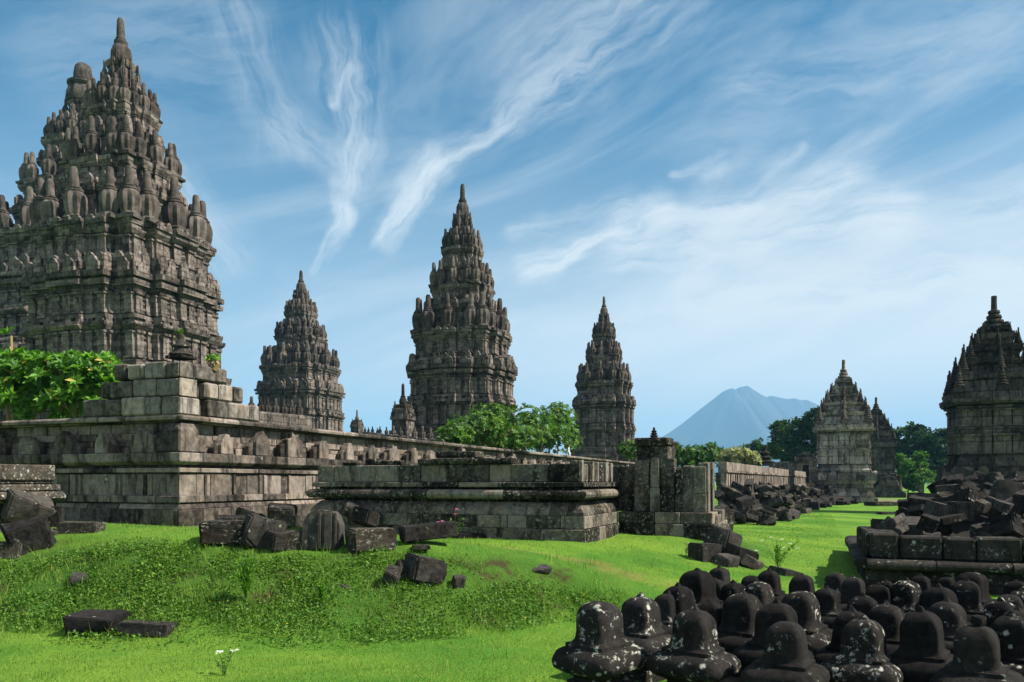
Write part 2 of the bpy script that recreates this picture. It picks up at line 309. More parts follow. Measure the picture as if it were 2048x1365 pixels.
# ------------------------------------------------------------------ ground
def grade(lo, fine0, fine1, hi, st):
    mid = list(np.arange(fine0, fine1 + 1e-6, st)); a = []; s = st; p = fine0
    while p > lo: s *= 1.22; p -= s; a.append(p)
    b = []; s = st; p = fine1
    while p < hi: s *= 1.16; p += s; b.append(p)
    return np.array(a[::-1] + mid + b)
def build_ground():
    xs = grade(-7000, -13, 13, 7000, .14); ys = grade(-900, 4, 22, 6500, .12)
    X, Y = np.meshgrid(xs, ys); x, y = X.ravel(), Y.ravel()
    z = hgt(x, y); bk = bank(x, y)
    near = np.hypot(x, y - 10) < 30
    rough = np.array([mnoise.noise((a * 2.1, b * 2.1, 0)) + .6 * mnoise.noise((a * 5.3, b * 5.3, 4)) if k else 0 for a, b, k in zip(x, y, near)])
    z = z + rough * (.012 + .07 * bk) * near
    nx, ny = len(xs), len(ys)
    i = np.arange(nx * ny).reshape(ny, nx); q = np.stack([i[:-1, :-1], i[:-1, 1:], i[1:, 1:], i[1:, :-1]], -1).reshape(-1, 4)
    me = bpy.data.meshes.new('ground'); me.vertices.add(len(x)); me.vertices.foreach_set('co', np.c_[x, y, z].ravel().astype('f4'))
    me.loops.add(q.size); me.loops.foreach_set('vertex_index', q.ravel().astype('i4')); me.polygons.add(len(q))
    me.polygons.foreach_set('loop_start', np.arange(0, q.size, 4, dtype='i4')); me.update(); me.validate()
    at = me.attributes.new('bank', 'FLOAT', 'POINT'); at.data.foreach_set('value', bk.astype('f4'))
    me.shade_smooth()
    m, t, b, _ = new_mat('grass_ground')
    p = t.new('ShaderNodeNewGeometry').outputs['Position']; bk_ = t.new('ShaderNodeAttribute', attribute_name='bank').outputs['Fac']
    n1 = t.noise(p, .35, 5, .6); n2 = t.noise(p, 2.2, 5, .65); n3 = t.noise(p, 30, 4, .7)
    c = t.mix(t.step(n1, .35, .65), (.058, .175, .016), (.160, .275, .030))
    c = t.mix(t.math('MULTIPLY', t.step(n2, .5, .72), .4), c, (.19, .26, .035))
    c = t.mix(t.math('MULTIPLY', t.step(n3, .45, .75), .65), c, (.022, .078, .008))
    c = t.mix(t.math('MULTIPLY', bk_, .75), c, t.mix(t.step(n3, .4, .7), (.022, .070, .010), (.060, .135, .014)))  # bank vegetation, its green also darkened to paint in the shade of the face
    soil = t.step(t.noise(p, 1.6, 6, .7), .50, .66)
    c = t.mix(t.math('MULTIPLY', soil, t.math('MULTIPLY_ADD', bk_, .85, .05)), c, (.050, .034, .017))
    # worn yellowish track across the slope
    x_, y_, z_ = t.sep(p)
    dl = t.math('ABSOLUTE', t.math('ADD', t.math('SUBTRACT', y_, 12.95), t.math('MULTIPLY_ADD', x_, .27, t.math('MULTIPLY', t.math('SUBTRACT', n1, .5), 1.6))))
    tr = t.math('MULTIPLY', t.step(dl, .55, .12), t.math('MULTIPLY', t.step(x_, -1.2, .2), t.step(x_, 4.2, 2.6)))
    c = t.mix(t.math('MULTIPLY', t.math('MULTIPLY', tr, t.step(n2, .3, .6)), .65), c, (.20, .165, .05))
    # trodden soil at the foot of the small temples
    dd = t.vmath('LENGTH', t.vmath('MULTIPLY', t.vmath('SUBTRACT', p, (34.5, 74, 0)), (1, .35, 0)))
    c = t.mix(t.math('MULTIPLY', t.step(t.math('ADD', dd, t.math('MULTIPLY', n2, 5)), 9.5, 6.5), .7), c, (.20, .15, .10))
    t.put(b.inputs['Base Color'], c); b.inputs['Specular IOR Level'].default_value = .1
    bp = t.new('ShaderNodeBump'); bp.inputs['Strength'].default_value = .9; bp.inputs['Distance'].default_value = .05; t.put(bp.inputs['Height'], t.math('ADD', n3, n2)); t.l.new(bp.outputs[0], b.inputs['Normal'])
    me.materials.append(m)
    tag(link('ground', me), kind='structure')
build_ground()

# ------------------------------------------------------------------ volcano far behind
def build_mountain():
    Y0 = 6000.
    sil = [(900,962),(1060,945),(1180,925),(1290,887),(1330,868),(1360,848),(1400,816),(1425,797),(1445,781),(1455,776),(1464,774),(1470,777),(1478,772),(1494,769),(1500,773),(1520,786),(1532,792),(1541,789),(1560,793),(1575,796),(1588,794),(1600,798),(1612,797),(1632,806),(1660,826),(1720,862),(1800,897),(1900,925),(2050,950),(2250,962)]
    us = np.array([s[0] for s in sil], float); hs = (HOR - np.array([s[1] for s in sil], float)) * Y0 / F + EYE
    ux = (us - 1024) * Y0 / F
    xs = np.linspace(ux[0], ux[-1], 420); ys = np.linspace(Y0 - 1900, Y0 + 1900, 150)
    X, Y = np.meshgrid(xs, ys); H = np.interp(X.ravel(), ux, hs)
    W = 260 + H * 2.1; dy = np.abs(Y.ravel() - Y0)
    fall = np.clip(1 - dy / W, 0, 1) ** 1.25
    pk = (1478 - 1024) * Y0 / F
    ang = np.arctan2(Y.ravel() - Y0, X.ravel() - pk)
    g = np.array([mnoise.noise((math.cos(a) * 5, math.sin(a) * 5, h * .003)) + .5 * mnoise.noise((math.cos(a) * 13, math.sin(a) * 13, h * .006)) for a, h in zip(ang, H)])
    Z = H * fall + g * np.minimum(H * fall, 220) * .08 * np.clip(dy / 140, 0, 1) - 6
    nx, ny = len(xs), len(ys); i = np.arange(nx * ny).reshape(ny, nx)
    q = np.stack([i[:-1, :-1], i[:-1, 1:], i[1:, 1:], i[1:, :-1]], -1).reshape(-1, 4)
    me = bpy.data.meshes.new('mountain'); me.from_pydata(np.c_[X.ravel(), Y.ravel(), Z].tolist(), [], q.tolist()); me.shade_smooth()
    m, t, b, _ = new_mat('volcano_slopes')
    p = t.new('ShaderNodeNewGeometry').outputs['Position']; x, y, z = t.sep(p)
    n = t.noise(t.vmath('MULTIPLY', p, (.012, .003, .003)), 1, 6, .6)
    c = t.mix(t.step(t.math('ADD', z, t.math('MULTIPLY', n, 300)), 250, 560), (.04, .07, .06), (.055, .055, .075))
    c = t.mix(t.math('MULTIPLY', t.step(n, .56, .7), t.step(z, 480, 720)), c, (.13, .115, .125))
    t.put(b.inputs['Base Color'], c); me.materials.append(m)
    tag(link('mountain', me), kind='structure')
    return float(Z.max())
MTOP = build_mountain()

# ------------------------------------------------------------------ haze
def build_haze():
    mb = MB(); mb.box((-9000, -1500, -2), (9000, 9500, MTOP + 15))
    m = bpy.data.materials.new('haze_air'); m.use_nodes = True; t = NT(m.node_tree); t.n.clear()
    o = t.new('ShaderNodeOutputMaterial'); v = t.new('ShaderNodeVolumePrincipled')
    v.inputs['Color'].default_value = HAZE_COL; v.inputs['Density'].default_value = HAZE_D; v.inputs['Anisotropy'].default_value = 0
    t.l.new(v.outputs[0], o.inputs['Volume'])
    tag(mb.build('haze', m), kind='stuff')
HAZE_D, HAZE_COL = .00018, (.30, .66, 1.0, 1)
build_haze()

# ------------------------------------------------------------------ temples
def plan(w=.55, c=.86, n=.24, p=1.07):
    side = [(1, -w), (1, -n), (p, -n), (p, n), (1, n), (1, w), (c, w), (c, c), (w, c)]
    out = []
    for k in range(4):
        ca, sa = [(1, 0), (0, 1), (-1, 0), (0, -1)][k]
        out += [(x * ca - y * sa, x * sa + y * ca) for x, y in side]
    return out
PLAN = plan(); PLAN_SIMPLE = plan(.5, .93, .2, 1.05)
def loft(mb, lev, pl, S, G, z0, rng, jit=.008, tmix=None):
    """stack of plan outlines: lev = [(height fraction, half size fraction)]"""
    n = len(pl); vs = []; fs = []
    for g, l in lev:
        for x, y in pl:
            j = 1 + rng.uniform(-jit, jit); vs.append((x * l * S * j, y * l * S * j, z0 + g * G + rng.uniform(-.3, .3) * jit * S))
    for k in range(len(lev) - 1):
        for i in range(n): fs.append((k*n+i, k*n+(i+1) % n, (k+1)*n+(i+1) % n, (k+1)*n+i))
    fs.append([(len(lev) - 1) * n + i for i in range(n)])
    b = len(mb.v); mb.v += vs
    for k in range(len(lev) - 1):
        ring = rng.uniform(.15, .75)
        for i in range(n): mb.f.append([q + b for q in fs[k*n+i]]); mb.t.append(min(1, max(0, ring + rng.uniform(-.2, .2))))
    mb.f.append([q + b for q in fs[-1]]); mb.t.append(.5)
def edges(pl, s):
    for i in range(len(pl)):
        a = Vector((pl[i][0] * s, pl[i][1] * s)); b = Vector((pl[(i+1) % len(pl)][0] * s, pl[(i+1) % len(pl)][1] * s))
        d = b - a; yield a, b, d.length, d.normalized(), Vector((d.y, -d.x)).normalized()
def antefixes(mb, pl, s, z, w, h, th, rng, gap=1.08, drop=.08):
    for a, b, L, d, n in edges(pl, s):
        k = max(1, int(L / (w * gap)))
        if L < w * .6: continue
        for i in range(k):
            if rng.random() < drop: continue
            hh = h * rng.uniform(.65, 1.15); ww = w * rng.uniform(.85, 1.05); c = a + d * L * (i + .5) / k
            pts = [(-.5, 0), (.5, 0), (.5, .58), (.36, .66), (.2, .92), (0, 1.0), (-.2, .92), (-.36, .66), (-.5, .58)]
            vs = []
            for o in (.02, -th):
                vs += [(c.x + d.x * x * ww + n.x * o, c.y + d.y * x * ww + n.y * o, z + y * hh) for x, y in pts]
            m = len(pts); mb.add(vs, [list(range(m)), list(range(m, 2*m))[::-1]] + [(i_, i_ + m, (i_+1) % m + m, (i_+1) % m) for i_ in range(m)], rng.uniform(.2, 1.0))
def pilasters(mb, pl, s, z0, z1, w, dep, rng, figures=True):
    for a, b, L, d, n in edges(pl, s):
        if L < w * .8: continue
        k = max(1, int(round(L / (w * 2.4))))
        for i in range(k + 1):
            c = a + d * (w * .5 + (L - w) * i / k) if L > w * 1.6 else (a + b) / 2
            M_ = Matrix(((d.x, n.x, 0, c.x), (d.y, n.y, 0, c.y), (0, 0, 1, 0), (0, 0, 0, 1)))
            mb.box((-w/2, -.1, z0), (w/2, dep, z1), rng.uniform(.45, 1.1), M_)
            mb.box((-w*.62, -.1, z1 - (z1-z0) * .10), (w*.62, dep * 1.5, z1 - (z1-z0) * .01), rng.uniform(.4, .9), M_); mb.box((-w*.62, -.1, z0 + (z1-z0)*.01), (w*.62, dep * 1.5, z0 + (z1-z0)*.08), rng.uniform(.3, .8), M_)
            if L <= w * 1.6: break
        if figures and L > w * 2:
            for i in range(k):
                c = a + d * (w * .5 + (L - w) * (i + .5) / k); hz = z1 - z0
                for fx, fz, fr, fh in ((0, .74, .22, .10), (rng.uniform(-.1, .1), .48, .36, .22), (rng.uniform(-.15, .15), .2, .30, .18)):
                    M_ = Matrix(((d.x, n.x, 0, c.x + d.x * fx * w), (d.y, n.y, 0, c.y + d.y * fx * w), (0, 0, 1, 0), (0, 0, 0, 1)))
                    e = fr * w
                    vs = [(-e, 0, z0 + hz*(fz-fh)), (e, 0, z0 + hz*(fz-fh)), (e*1.1, 0, z0 + hz*fz), (e*.6, 0, z0 + hz*(fz+fh)), (-e*.6, 0, z0 + hz*(fz+fh)), (-e*1.1, 0, z0 + hz*fz), (0, dep * 1.3, z0 + hz*fz)]
                    mb.add([M_ @ Vector(v) for v in vs], [(0,1,6),(1,2,6),(2,3,6),(3,4,6),(4,5,6),(5,0,6)], rng.uniform(.2, .9))
def ratna_mesh(name, mat):
    mb = MB(); mb.box((-.19, -.19, 0), (.19, .19, .07)); 
    prof = [(.175,.07,0),(.18,.10,0),(.15,.12,0),(.160,.14,1),(.184,.23,1),(.196,.35,1),(.194,.45,1),(.168,.515,1),(.125,.545,0),(.14,.555,0),(.14,.585,0),(.094,.60,0),(.108,.615,0),(.108,.635,0),(.080,.65,0),(.074,.78,0),(.066,.94,0),(.048,.988,0),(.012,1.0,0)]
    mb.lathe(prof, 32, rib=.20, ribs=8)
    me = mb.mesh(name, mat); me.shade_smooth(); me.set_sharp_from_angle(angle=R(40)); return me
def spirelet_mesh(name, mat):
    mb = MB(); mb.box((-.26, -.26, 0), (.26, .26, .12)); mb.box((-.21, -.21, .12), (.21, .21, .2))
    prof = []
    r, z = .24, .2
    for k in range(5): prof += [(r * .72, z), (r, z + .03), (r, z + .075), (r * .7, z + .1)]; z += .105; r *= .80
    prof += [(.055, z), (.05, .96), (.02, 1.0)]
    mb.lathe(prof, 12); return mb.mesh(name, mat)
RAT = {k: ratna_mesh('pinnacle', M[k]) for k in ('ratna', 'ratna_dark')}
SPI = {k: spirelet_mesh('spirelet', M[v]) for k, v in (('tower_pale', 'ratna'), ('tower_dark', 'ratna_dark'))}

def prasada(name, label, u, vtop, vcor, Lpx, Y, rot=ROT, k=1., mat='tower', rmat='ratna', spike=1., terr=True, seed=1, group='tall temples of the walled courtyard', zb=.7, porch=None):
    rng = random.Random(seed); S = Lpx / 1.22 * Y / F; ztop = PZ(vtop, Y); zc = PZ(vcor, Y); G = ztop - zc; X = PX(u, Y)
    root = thing(name, label, 'temple', (X, Y, zb), rot, group)
    z0 = zc - zb
    m = M[mat]; bs = S / 4.5
    jit = .010
    # plinth and terrace
    mb = MB(); gb = -(zc - zb) / G
    base_top = -.40 * k
    lv = [(gb, 1.45), (gb + (base_top - gb) * .45, 1.42), (gb + (base_top - gb) * .5, 1.5), (gb + (base_top - gb) * .6, 1.5), (gb + (base_top - gb) * .62, 1.22), (gb + (base_top - gb) * .9, 1.2), (base_top - .01, 1.24), (base_top, 1.24), (base_top, 1.12)] if terr else [(gb, 1.15), (base_top, 1.12)]
    loft(mb, lv, PLAN, S, G, z0, rng, jit); mb.build('plinth', m, root)
    body = [(-.40*k,1.12),(-.385*k,1.12),(-.385*k,1.05),(-.37*k,1.08),(-.35*k,1.08),(-.35*k,1.0),(-.335*k,.99),(-.335*k,.95),(-.215*k,.935)]
    mb = MB(); loft(mb, body, PLAN, S, G, z0, rng, jit); pilasters(mb, PLAN, S * .945, z0 - .33*k*G, z0 - .218*k*G, .50 * bs, .17 * bs, rng); mb.build('lower_wall', m, root)
    mb = MB(); loft(mb, [(-.215*k,.90),(-.215*k,.98),(-.20*k,1.03),(-.185*k,1.03),(-.185*k,.96),(-.17*k,.96),(-.17*k,1.0),(-.155*k,1.0),(-.155*k,.90)], PLAN, S, G, z0, rng, jit)
    antefixes(mb, PLAN, S * 1.0, z0 - .185*k*G, .5 * bs, .025 * G * k, .2, rng); mb.build('wall_band', m, root)
    mb = MB(); loft(mb, [(-.155*k,.92),(-.05,.905)], PLAN, S, G, z0, rng, jit); pilasters(mb, PLAN, S * .915, z0 - .15*k*G, z0 - .053*G, .50 * bs, .17 * bs, rng); mb.build('upper_wall', m, root)
    mb = MB(); loft(mb, [(-.05,.90),(-.05,.94),(-.04,.96),(-.04,.93),(-.03,.94),(-.03,1.0),(-.012,1.005),(-.012,.965),(-.004,.965),(-.004,1.03),(.014,1.03),(.014,.985),(.045,.985),(.052,.97),(.052,.80)], PLAN, S, G, z0, rng, jit)
    antefixes(mb, PLAN, S * 1.02, z0 + .012*G, .75 * bs, .045 * G, .3, rng); antefixes(mb, PLAN, S * .975, z0 + .05*G, .6 * bs, .035 * G, .25, rng, drop=.25); mb.build('cornice', m, root)
    TI = []
    tiers = [[(.052,.87),(.07,.87),(.07,.83),(.145,.82),(.145,.86),(.16,.90),(.175,.90),(.175,.93),(.19,.93),(.193,.91),(.193,.62)],
             [(.193,.71),(.215,.71),(.215,.655),(.30,.64),(.30,.68),(.31,.70),(.31,.72),(.335,.73),(.335,.67),(.36,.66),(.362,.61),(.362,.585),(.41,.58),(.41,.615),(.425,.64),(.437,.64),(.44,.62),(.44,.40)],
             [(.44,.47),(.46,.47),(.46,.425),(.525,.41),(.525,.45),(.54,.475),(.56,.475),(.56,.43),(.575,.42),(.575,.385),(.615,.38),(.615,.415),(.63,.435),(.642,.435),(.645,.42),(.645,.26)],
             [(.645,.29),(.66,.29),(.66,.26),(.70,.25),(.70,.285),(.715,.30),(.73,.30),(.73,.25),(.748,.25),(.752,.23),(.752,.17),(.81,.15),(.81,.175),(.825,.185),(.835,.175),(.835,.08)]]
    tiers = [tiers[0]] + [[(g, l * q if l > .09 else l) for g, l in tv] for tv, q in zip(tiers[1:], (.93, .90, .86))]
    for i, lv in enumerate(tiers):
        mb = MB(); loft(mb, lv, PLAN, S, G, z0, rng, jit * 1.3)
        if i == 0: pilasters(mb, PLAN, S * .825, z0 + .075*G, z0 + .143*G, .55 * bs, .17 * bs, rng); antefixes(mb, PLAN, S * .93, z0 + .188*G, .5 * bs, .02*G, .2, rng)
        if i == 1: pilasters(mb, PLAN, S * .605, z0 + .22*G, z0 + .298*G, .5 * bs, .1 * bs, rng, False); antefixes(mb, PLAN, S * .67, z0 + .333*G, .6 * bs, .04*G, .25, rng); pilasters(mb, PLAN, S * .542, z0 + .365*G, z0 + .408*G, .5 * bs, .1 * bs, rng)
        if i == 2: pilasters(mb, PLAN, S * .374, z0 + .465*G, z0 + .522*G, .4 * bs, .08 * bs, rng, False); antefixes(mb, PLAN, S * .42, z0 + .558*G, .45 * bs, .035*G, .2, rng); pilasters(mb, PLAN, S * .345, z0 + .578*G, z0 + .612*G, .4 * bs, .08 * bs, rng, False)
        if i == 3: antefixes(mb, PLAN, S * .25, z0 + .728*G, .35 * bs, .03*G, .15, rng)
        TI.append(mb.build('roof_tier', m, root))
    # rows of ribbed pinnacles on the ledges
    w, c = .55, .86
    for ti, (g, l, h, pts) in enumerate(((.193, .762, .182, 5), (.44, .50, .132, 5), (.645, .315, .105, 4), (.752, .165, .088, 2))):
        for kk in range(4):
            ca, sa = [(1, 0), (0, 1), (-1, 0), (0, -1)][kk]
            P = {5: [(1.0, -.60), (1.06, -.01), (1.0, .60), (.90, .90)], 4: [(1.0, -.5), (1.08, 0), (1.0, .5), (.88, .88)], 2: [(1.02, 0), (.85, .85)]}[pts]
            for (x, y) in P:
                q = 1.0 if abs(y) > .05 else 1.08
                x2, y2 = (x * ca - y * sa) * l * S, (x * sa + y * ca) * l * S; hh = h * G * q * rng.uniform(.93, 1.05)
                wd = hh * min(1.0, .40 * l * S / (.19 * hh) * .60)
                link('pinnacle', RAT[rmat], TI[ti], (x2, y2, z0 + g * G - .02), (rng.uniform(-.03, .03), rng.uniform(-.03, .03), rng.uniform(-.1, .1)), (wd, wd, hh))
    mb = MB(); q = spike; qb = 1 + (q - 1) * .45
    mb.lathe([(.125*S*qb, z0+.825*G, 0), (.142*S*qb, z0+.84*G, 1), (.134*S*qb, z0+.875*G, 1), (.105*S*qb, z0+.893*G, .6), (.075*S*q, z0+.898*G, 0), (.085*S*q, z0+.904*G, 0), (.085*S*q, z0+.912*G, 0), (.062*S*q, z0+.916*G, 0), (.066*S*q, z0+.922*G, 0), (.052*S*q, z0+.926*G, 0), (.050*S*q, z0+.955*G, 0), (.043*S*q, z0+.985*G, 0), (.03*S*q, z0+.996*G, 0), (.01*S, z0+G, 0)], 24, rib=.15, ribs=10)
    me = mb.mesh('spire', M[rmat]); me.shade_smooth(); me.set_sharp_from_angle(angle=R(40)); link('spire', me, root)
    if porch:
        mb = MB(); a0, wd, dp, h0, h1 = porch; y1 = -S * .9; 
        mb.box((-wd*S + a0*S, y1 - dp*S, z0 + base_top*G), (wd*S + a0*S, y1, z0 + h1*G)); mb.build('porch', m, root)
    return root, S, G, z0

def perwara(name, label, u, vtop, vcor, Lpx, Y, mat='tower_pale', rot=ROT, seed=1, zb=0):
    rng = random.Random(seed); H = PZ(vtop, Y) - zb; S = Lpx / 1.0 * Y / F / 1.17; root = thing(name, label, 'temple', (PX(u, Y), Y, zb - .1), rot, 'small temples outside the courtyard wall')
    m = M[mat]; sp = SPI[mat]; pl = PLAN_SIMPLE; bs = S / 2.3
    def part(nm, lv, extra=None):
        mb = MB(); loft(mb, lv, pl, S, H, .1, rng, .012)
        if extra: extra(mb)
        return mb.build(nm, m, root)
    part('plinth', [(-.02,1.14),(.03,1.13),(.03,1.09),(.05,1.06),(.075,1.0),(.075,.97),(.13,.97),(.13,1.03),(.145,1.07),(.15,1.11),(.19,1.11),(.19,.9)], lambda mb: antefixes(mb, pl, S*1.1, .1+.188*H, .45*bs, .03*H, .2, rng, drop=.35))
    part('base_moulding', [(.19,.97),(.205,.97),(.205,.94),(.225,.95),(.235,.91),(.25,.91),(.25,.89),(.265,.87)])
    part('lower_wall', [(.262,.855),(.36,.85)], lambda mb: pilasters(mb, pl, S*.852, .1+.265*H, .1+.358*H, .42*bs, .15*bs, rng, False))
    part('wall_band', [(.36,.86),(.36,.90),(.375,.92),(.388,.92),(.388,.84)])
    part('upper_wall', [(.388,.85),(.47,.84)], lambda mb: pilasters(mb, pl, S*.845, .1+.39*H, .1+.468*H, .42*bs, .15*bs, rng, False))
    part('cornice', [(.47,.82),(.47,.89),(.482,.93),(.482,.88),(.488,.88),(.488,1.0),(.498,1.01),(.498,1.06),(.515,1.06),(.515,1.0),(.545,.99),(.545,.75)], lambda mb: antefixes(mb, pl, S*1.0, .1+.513*H, .5*bs, .04*H, .2, rng))
    for lv, ring, hh in (([(.545,.84),(.565,.84),(.565,.78),(.60,.77),(.60,.84),(.608,.86),(.625,.86),(.625,.6)], (.545,.86), .10), ([(.625,.66),(.635,.66),(.635,.59),(.668,.58),(.668,.64),(.676,.69),(.69,.69),(.69,.5)], (.625,.74), .085),
                     ([(.69,.50),(.70,.50),(.70,.45),(.73,.44),(.73,.49),(.738,.53),(.752,.53),(.752,.36)], (.69,.58), .08), ([(.752,.37),(.765,.37),(.765,.33),(.79,.32),(.79,.37),(.808,.38),(.808,.2)], (.752,.42), .07), ([(.808,.26),(.835,.23),(.835,.27),(.852,.27),(.852,.1)], (.808,.29), .05)):
        rtier = part('roof_tier', lv, lambda mb: (antefixes(mb, pl, S*lv[-2][1], .1+lv[-2][0]*H - .01*H, .42*bs, .03*H, .15, rng, drop=.2), pilasters(mb, pl, S*lv[2][1], .1+lv[2][0]*H, .1+lv[3][0]*H, .3*bs, .06*bs, rng, False)))
        for kk in range(4):
            ca, sa = [(1, 0), (0, 1), (-1, 0), (0, -1)][kk]
            for x, y in ((.93, .93), (1.02, 0)) if ring[1] > .3 else ((.9, .9),):
                link('spirelet', sp, rtier, ((x*ca - y*sa) * S * ring[1] * 1.05, (x*sa + y*ca) * S * ring[1] * 1.05, .1 + ring[0] * H), (0, 0, 0), (hh*H*.95, hh*H*.95, hh*H*1.2))
    mb = MB(); z = .1
    mb.lathe([(.26*S, z+.85*H), (.24*S, z+.862*H), (.18*S, z+.865*H), (.21*S, z+.875*H), (.20*S, z+.885*H), (.14*S, z+.89*H), (.165*S, z+.898*H), (.15*S, z+.908*H), (.10*S, z+.913*H), (.13*S, z+.92*H), (.12*S, z+.93*H), (.066*S, z+.935*H), (.060*S, z+.975*H), (.062*S, z+.98*H), (.060*S, z+.998*H), (.02*S, z+H)], 16)
    mb.build('spire', m, root)
    return root, S, H

T1 = prasada('tall_temple', 'tallest dark stone temple on the left, its slim spire the highest point', 264, 35, 591, 182, 55.6, rot=R(-16), k=.82, seed=1, terr=False)
T1[0].matrix_world = Matrix.Translation(T1[0].location) @ Matrix.Rotation(R(-1.4), 4, 'Y') @ Matrix.Rotation(R(-16), 4, 'Z')   # settled slightly towards the left
T0 = prasada('tall_temple', 'massive stone temple half hidden behind the tallest left tower, with a blunt thick spire', 166, 128, 592, 188, 92, rot=R(-16), k=.7, spike=2.2, seed=2)
T2 = prasada('tall_temple', 'slender stone temple between the tallest left tower and the central one', 602, 541, 786, 87, 112, rot=R(-21), k=1., seed=3)
T3 = prasada('tall_temple', 'central stone temple tower rising behind the leafy bush on the wall', 925, 368, 748, 117, 66, rot=R(-17), k=.86, seed=4)
T4 = prasada('tall_temple', 'stone temple tower just left of the distant volcano', 1208, 593, 812, 69, 88, rot=R(-17), k=1.15, seed=5)
T5 = perwara('small_temple', 'light grey small stone temple on the far lawn in front of dark trees', 1687, 720, 857, 61, 68, 'tower_pale', seed=6)
T6 = perwara('small_temple', 'small dark temple half hidden behind the light grey small temple', 1752, 795, 880, 42, 97, 'tower_dark', seed=7)
T7 = perwara('small_temple', 'dark small stone temple at the right edge behind the rubble heap', 1988, 592, 826, 100, 44, 'tower_dark', seed=8)
# ------------------------------------------------------------------ masonry built stone by stone
def run(mb, A, d, n, t0, t1, prof, lens, rng, m0=0, m1=0, jit=.01, gap=.006, grow=0., drop=0., tl=(0, 1), zj=0.):
    """a course of stones: profile [(out, z)] swept along d from A; m0/m1 mitre the ends at a corner"""
    t = t0; first = True
    while t < t1 - 1e-4:
        L = rng.uniform(*lens) * (1 + grow * max(0, t)); e = t + L
        last = e > t1 - lens[0] * .6
        if last: e = t1
        o = rng.uniform(-jit, jit); dz = rng.uniform(-zj, zj)
        if rng.random() >= drop:
            vs = []
            for q, (tt, mm) in enumerate(((t + (0 if first else gap), m0 if first else 0), (e - (0 if last else gap), m1 if last else 0))):
                for out, z in prof: p = A + d * (tt + mm * (out + (o if mm == 0 else 0))) + n * (out + (o if not (mm or 0) else 0)); vs.append((p.x, p.y, z + dz))
            k = len(prof)
            fs = [(i, (i+1) % k, (i+1) % k + k, i + k) for i in range(k)] + [list(range(k))[::-1], [i + k for i in range(k)]]
            mb.add(vs, fs, rng.uniform(*tl))
        t = e; first = False
def fixn(o):
    bm = bmesh.new(); bm.from_mesh(o.data); bmesh.ops.recalc_face_normals(bm, faces=bm.faces); bm.to_mesh(o.data); bm.free(); return o
def masonry(mb, name, mat, parent, bevel=.012):
    me = mb.mesh(name, mat); bm = bmesh.new(); bm.from_mesh(me); bmesh.ops.recalc_face_normals(bm, faces=bm.faces)
    if bevel:
        es = [e for e in bm.edges if len(e.link_faces) == 2 and e.calc_face_angle(0) > .6]
        bmesh.ops.bevel(bm, geom=es, offset=bevel, segments=1, affect='EDGES', clamp_overlap=True)
    bm.to_mesh(me); bm.free(); return link(name, me, parent)
def rect(o0, o1, z0, z1): return [(o1, z0), (o0, z0), (o0, z1), (o1, z1)]      # o0 outer face, o1 inner

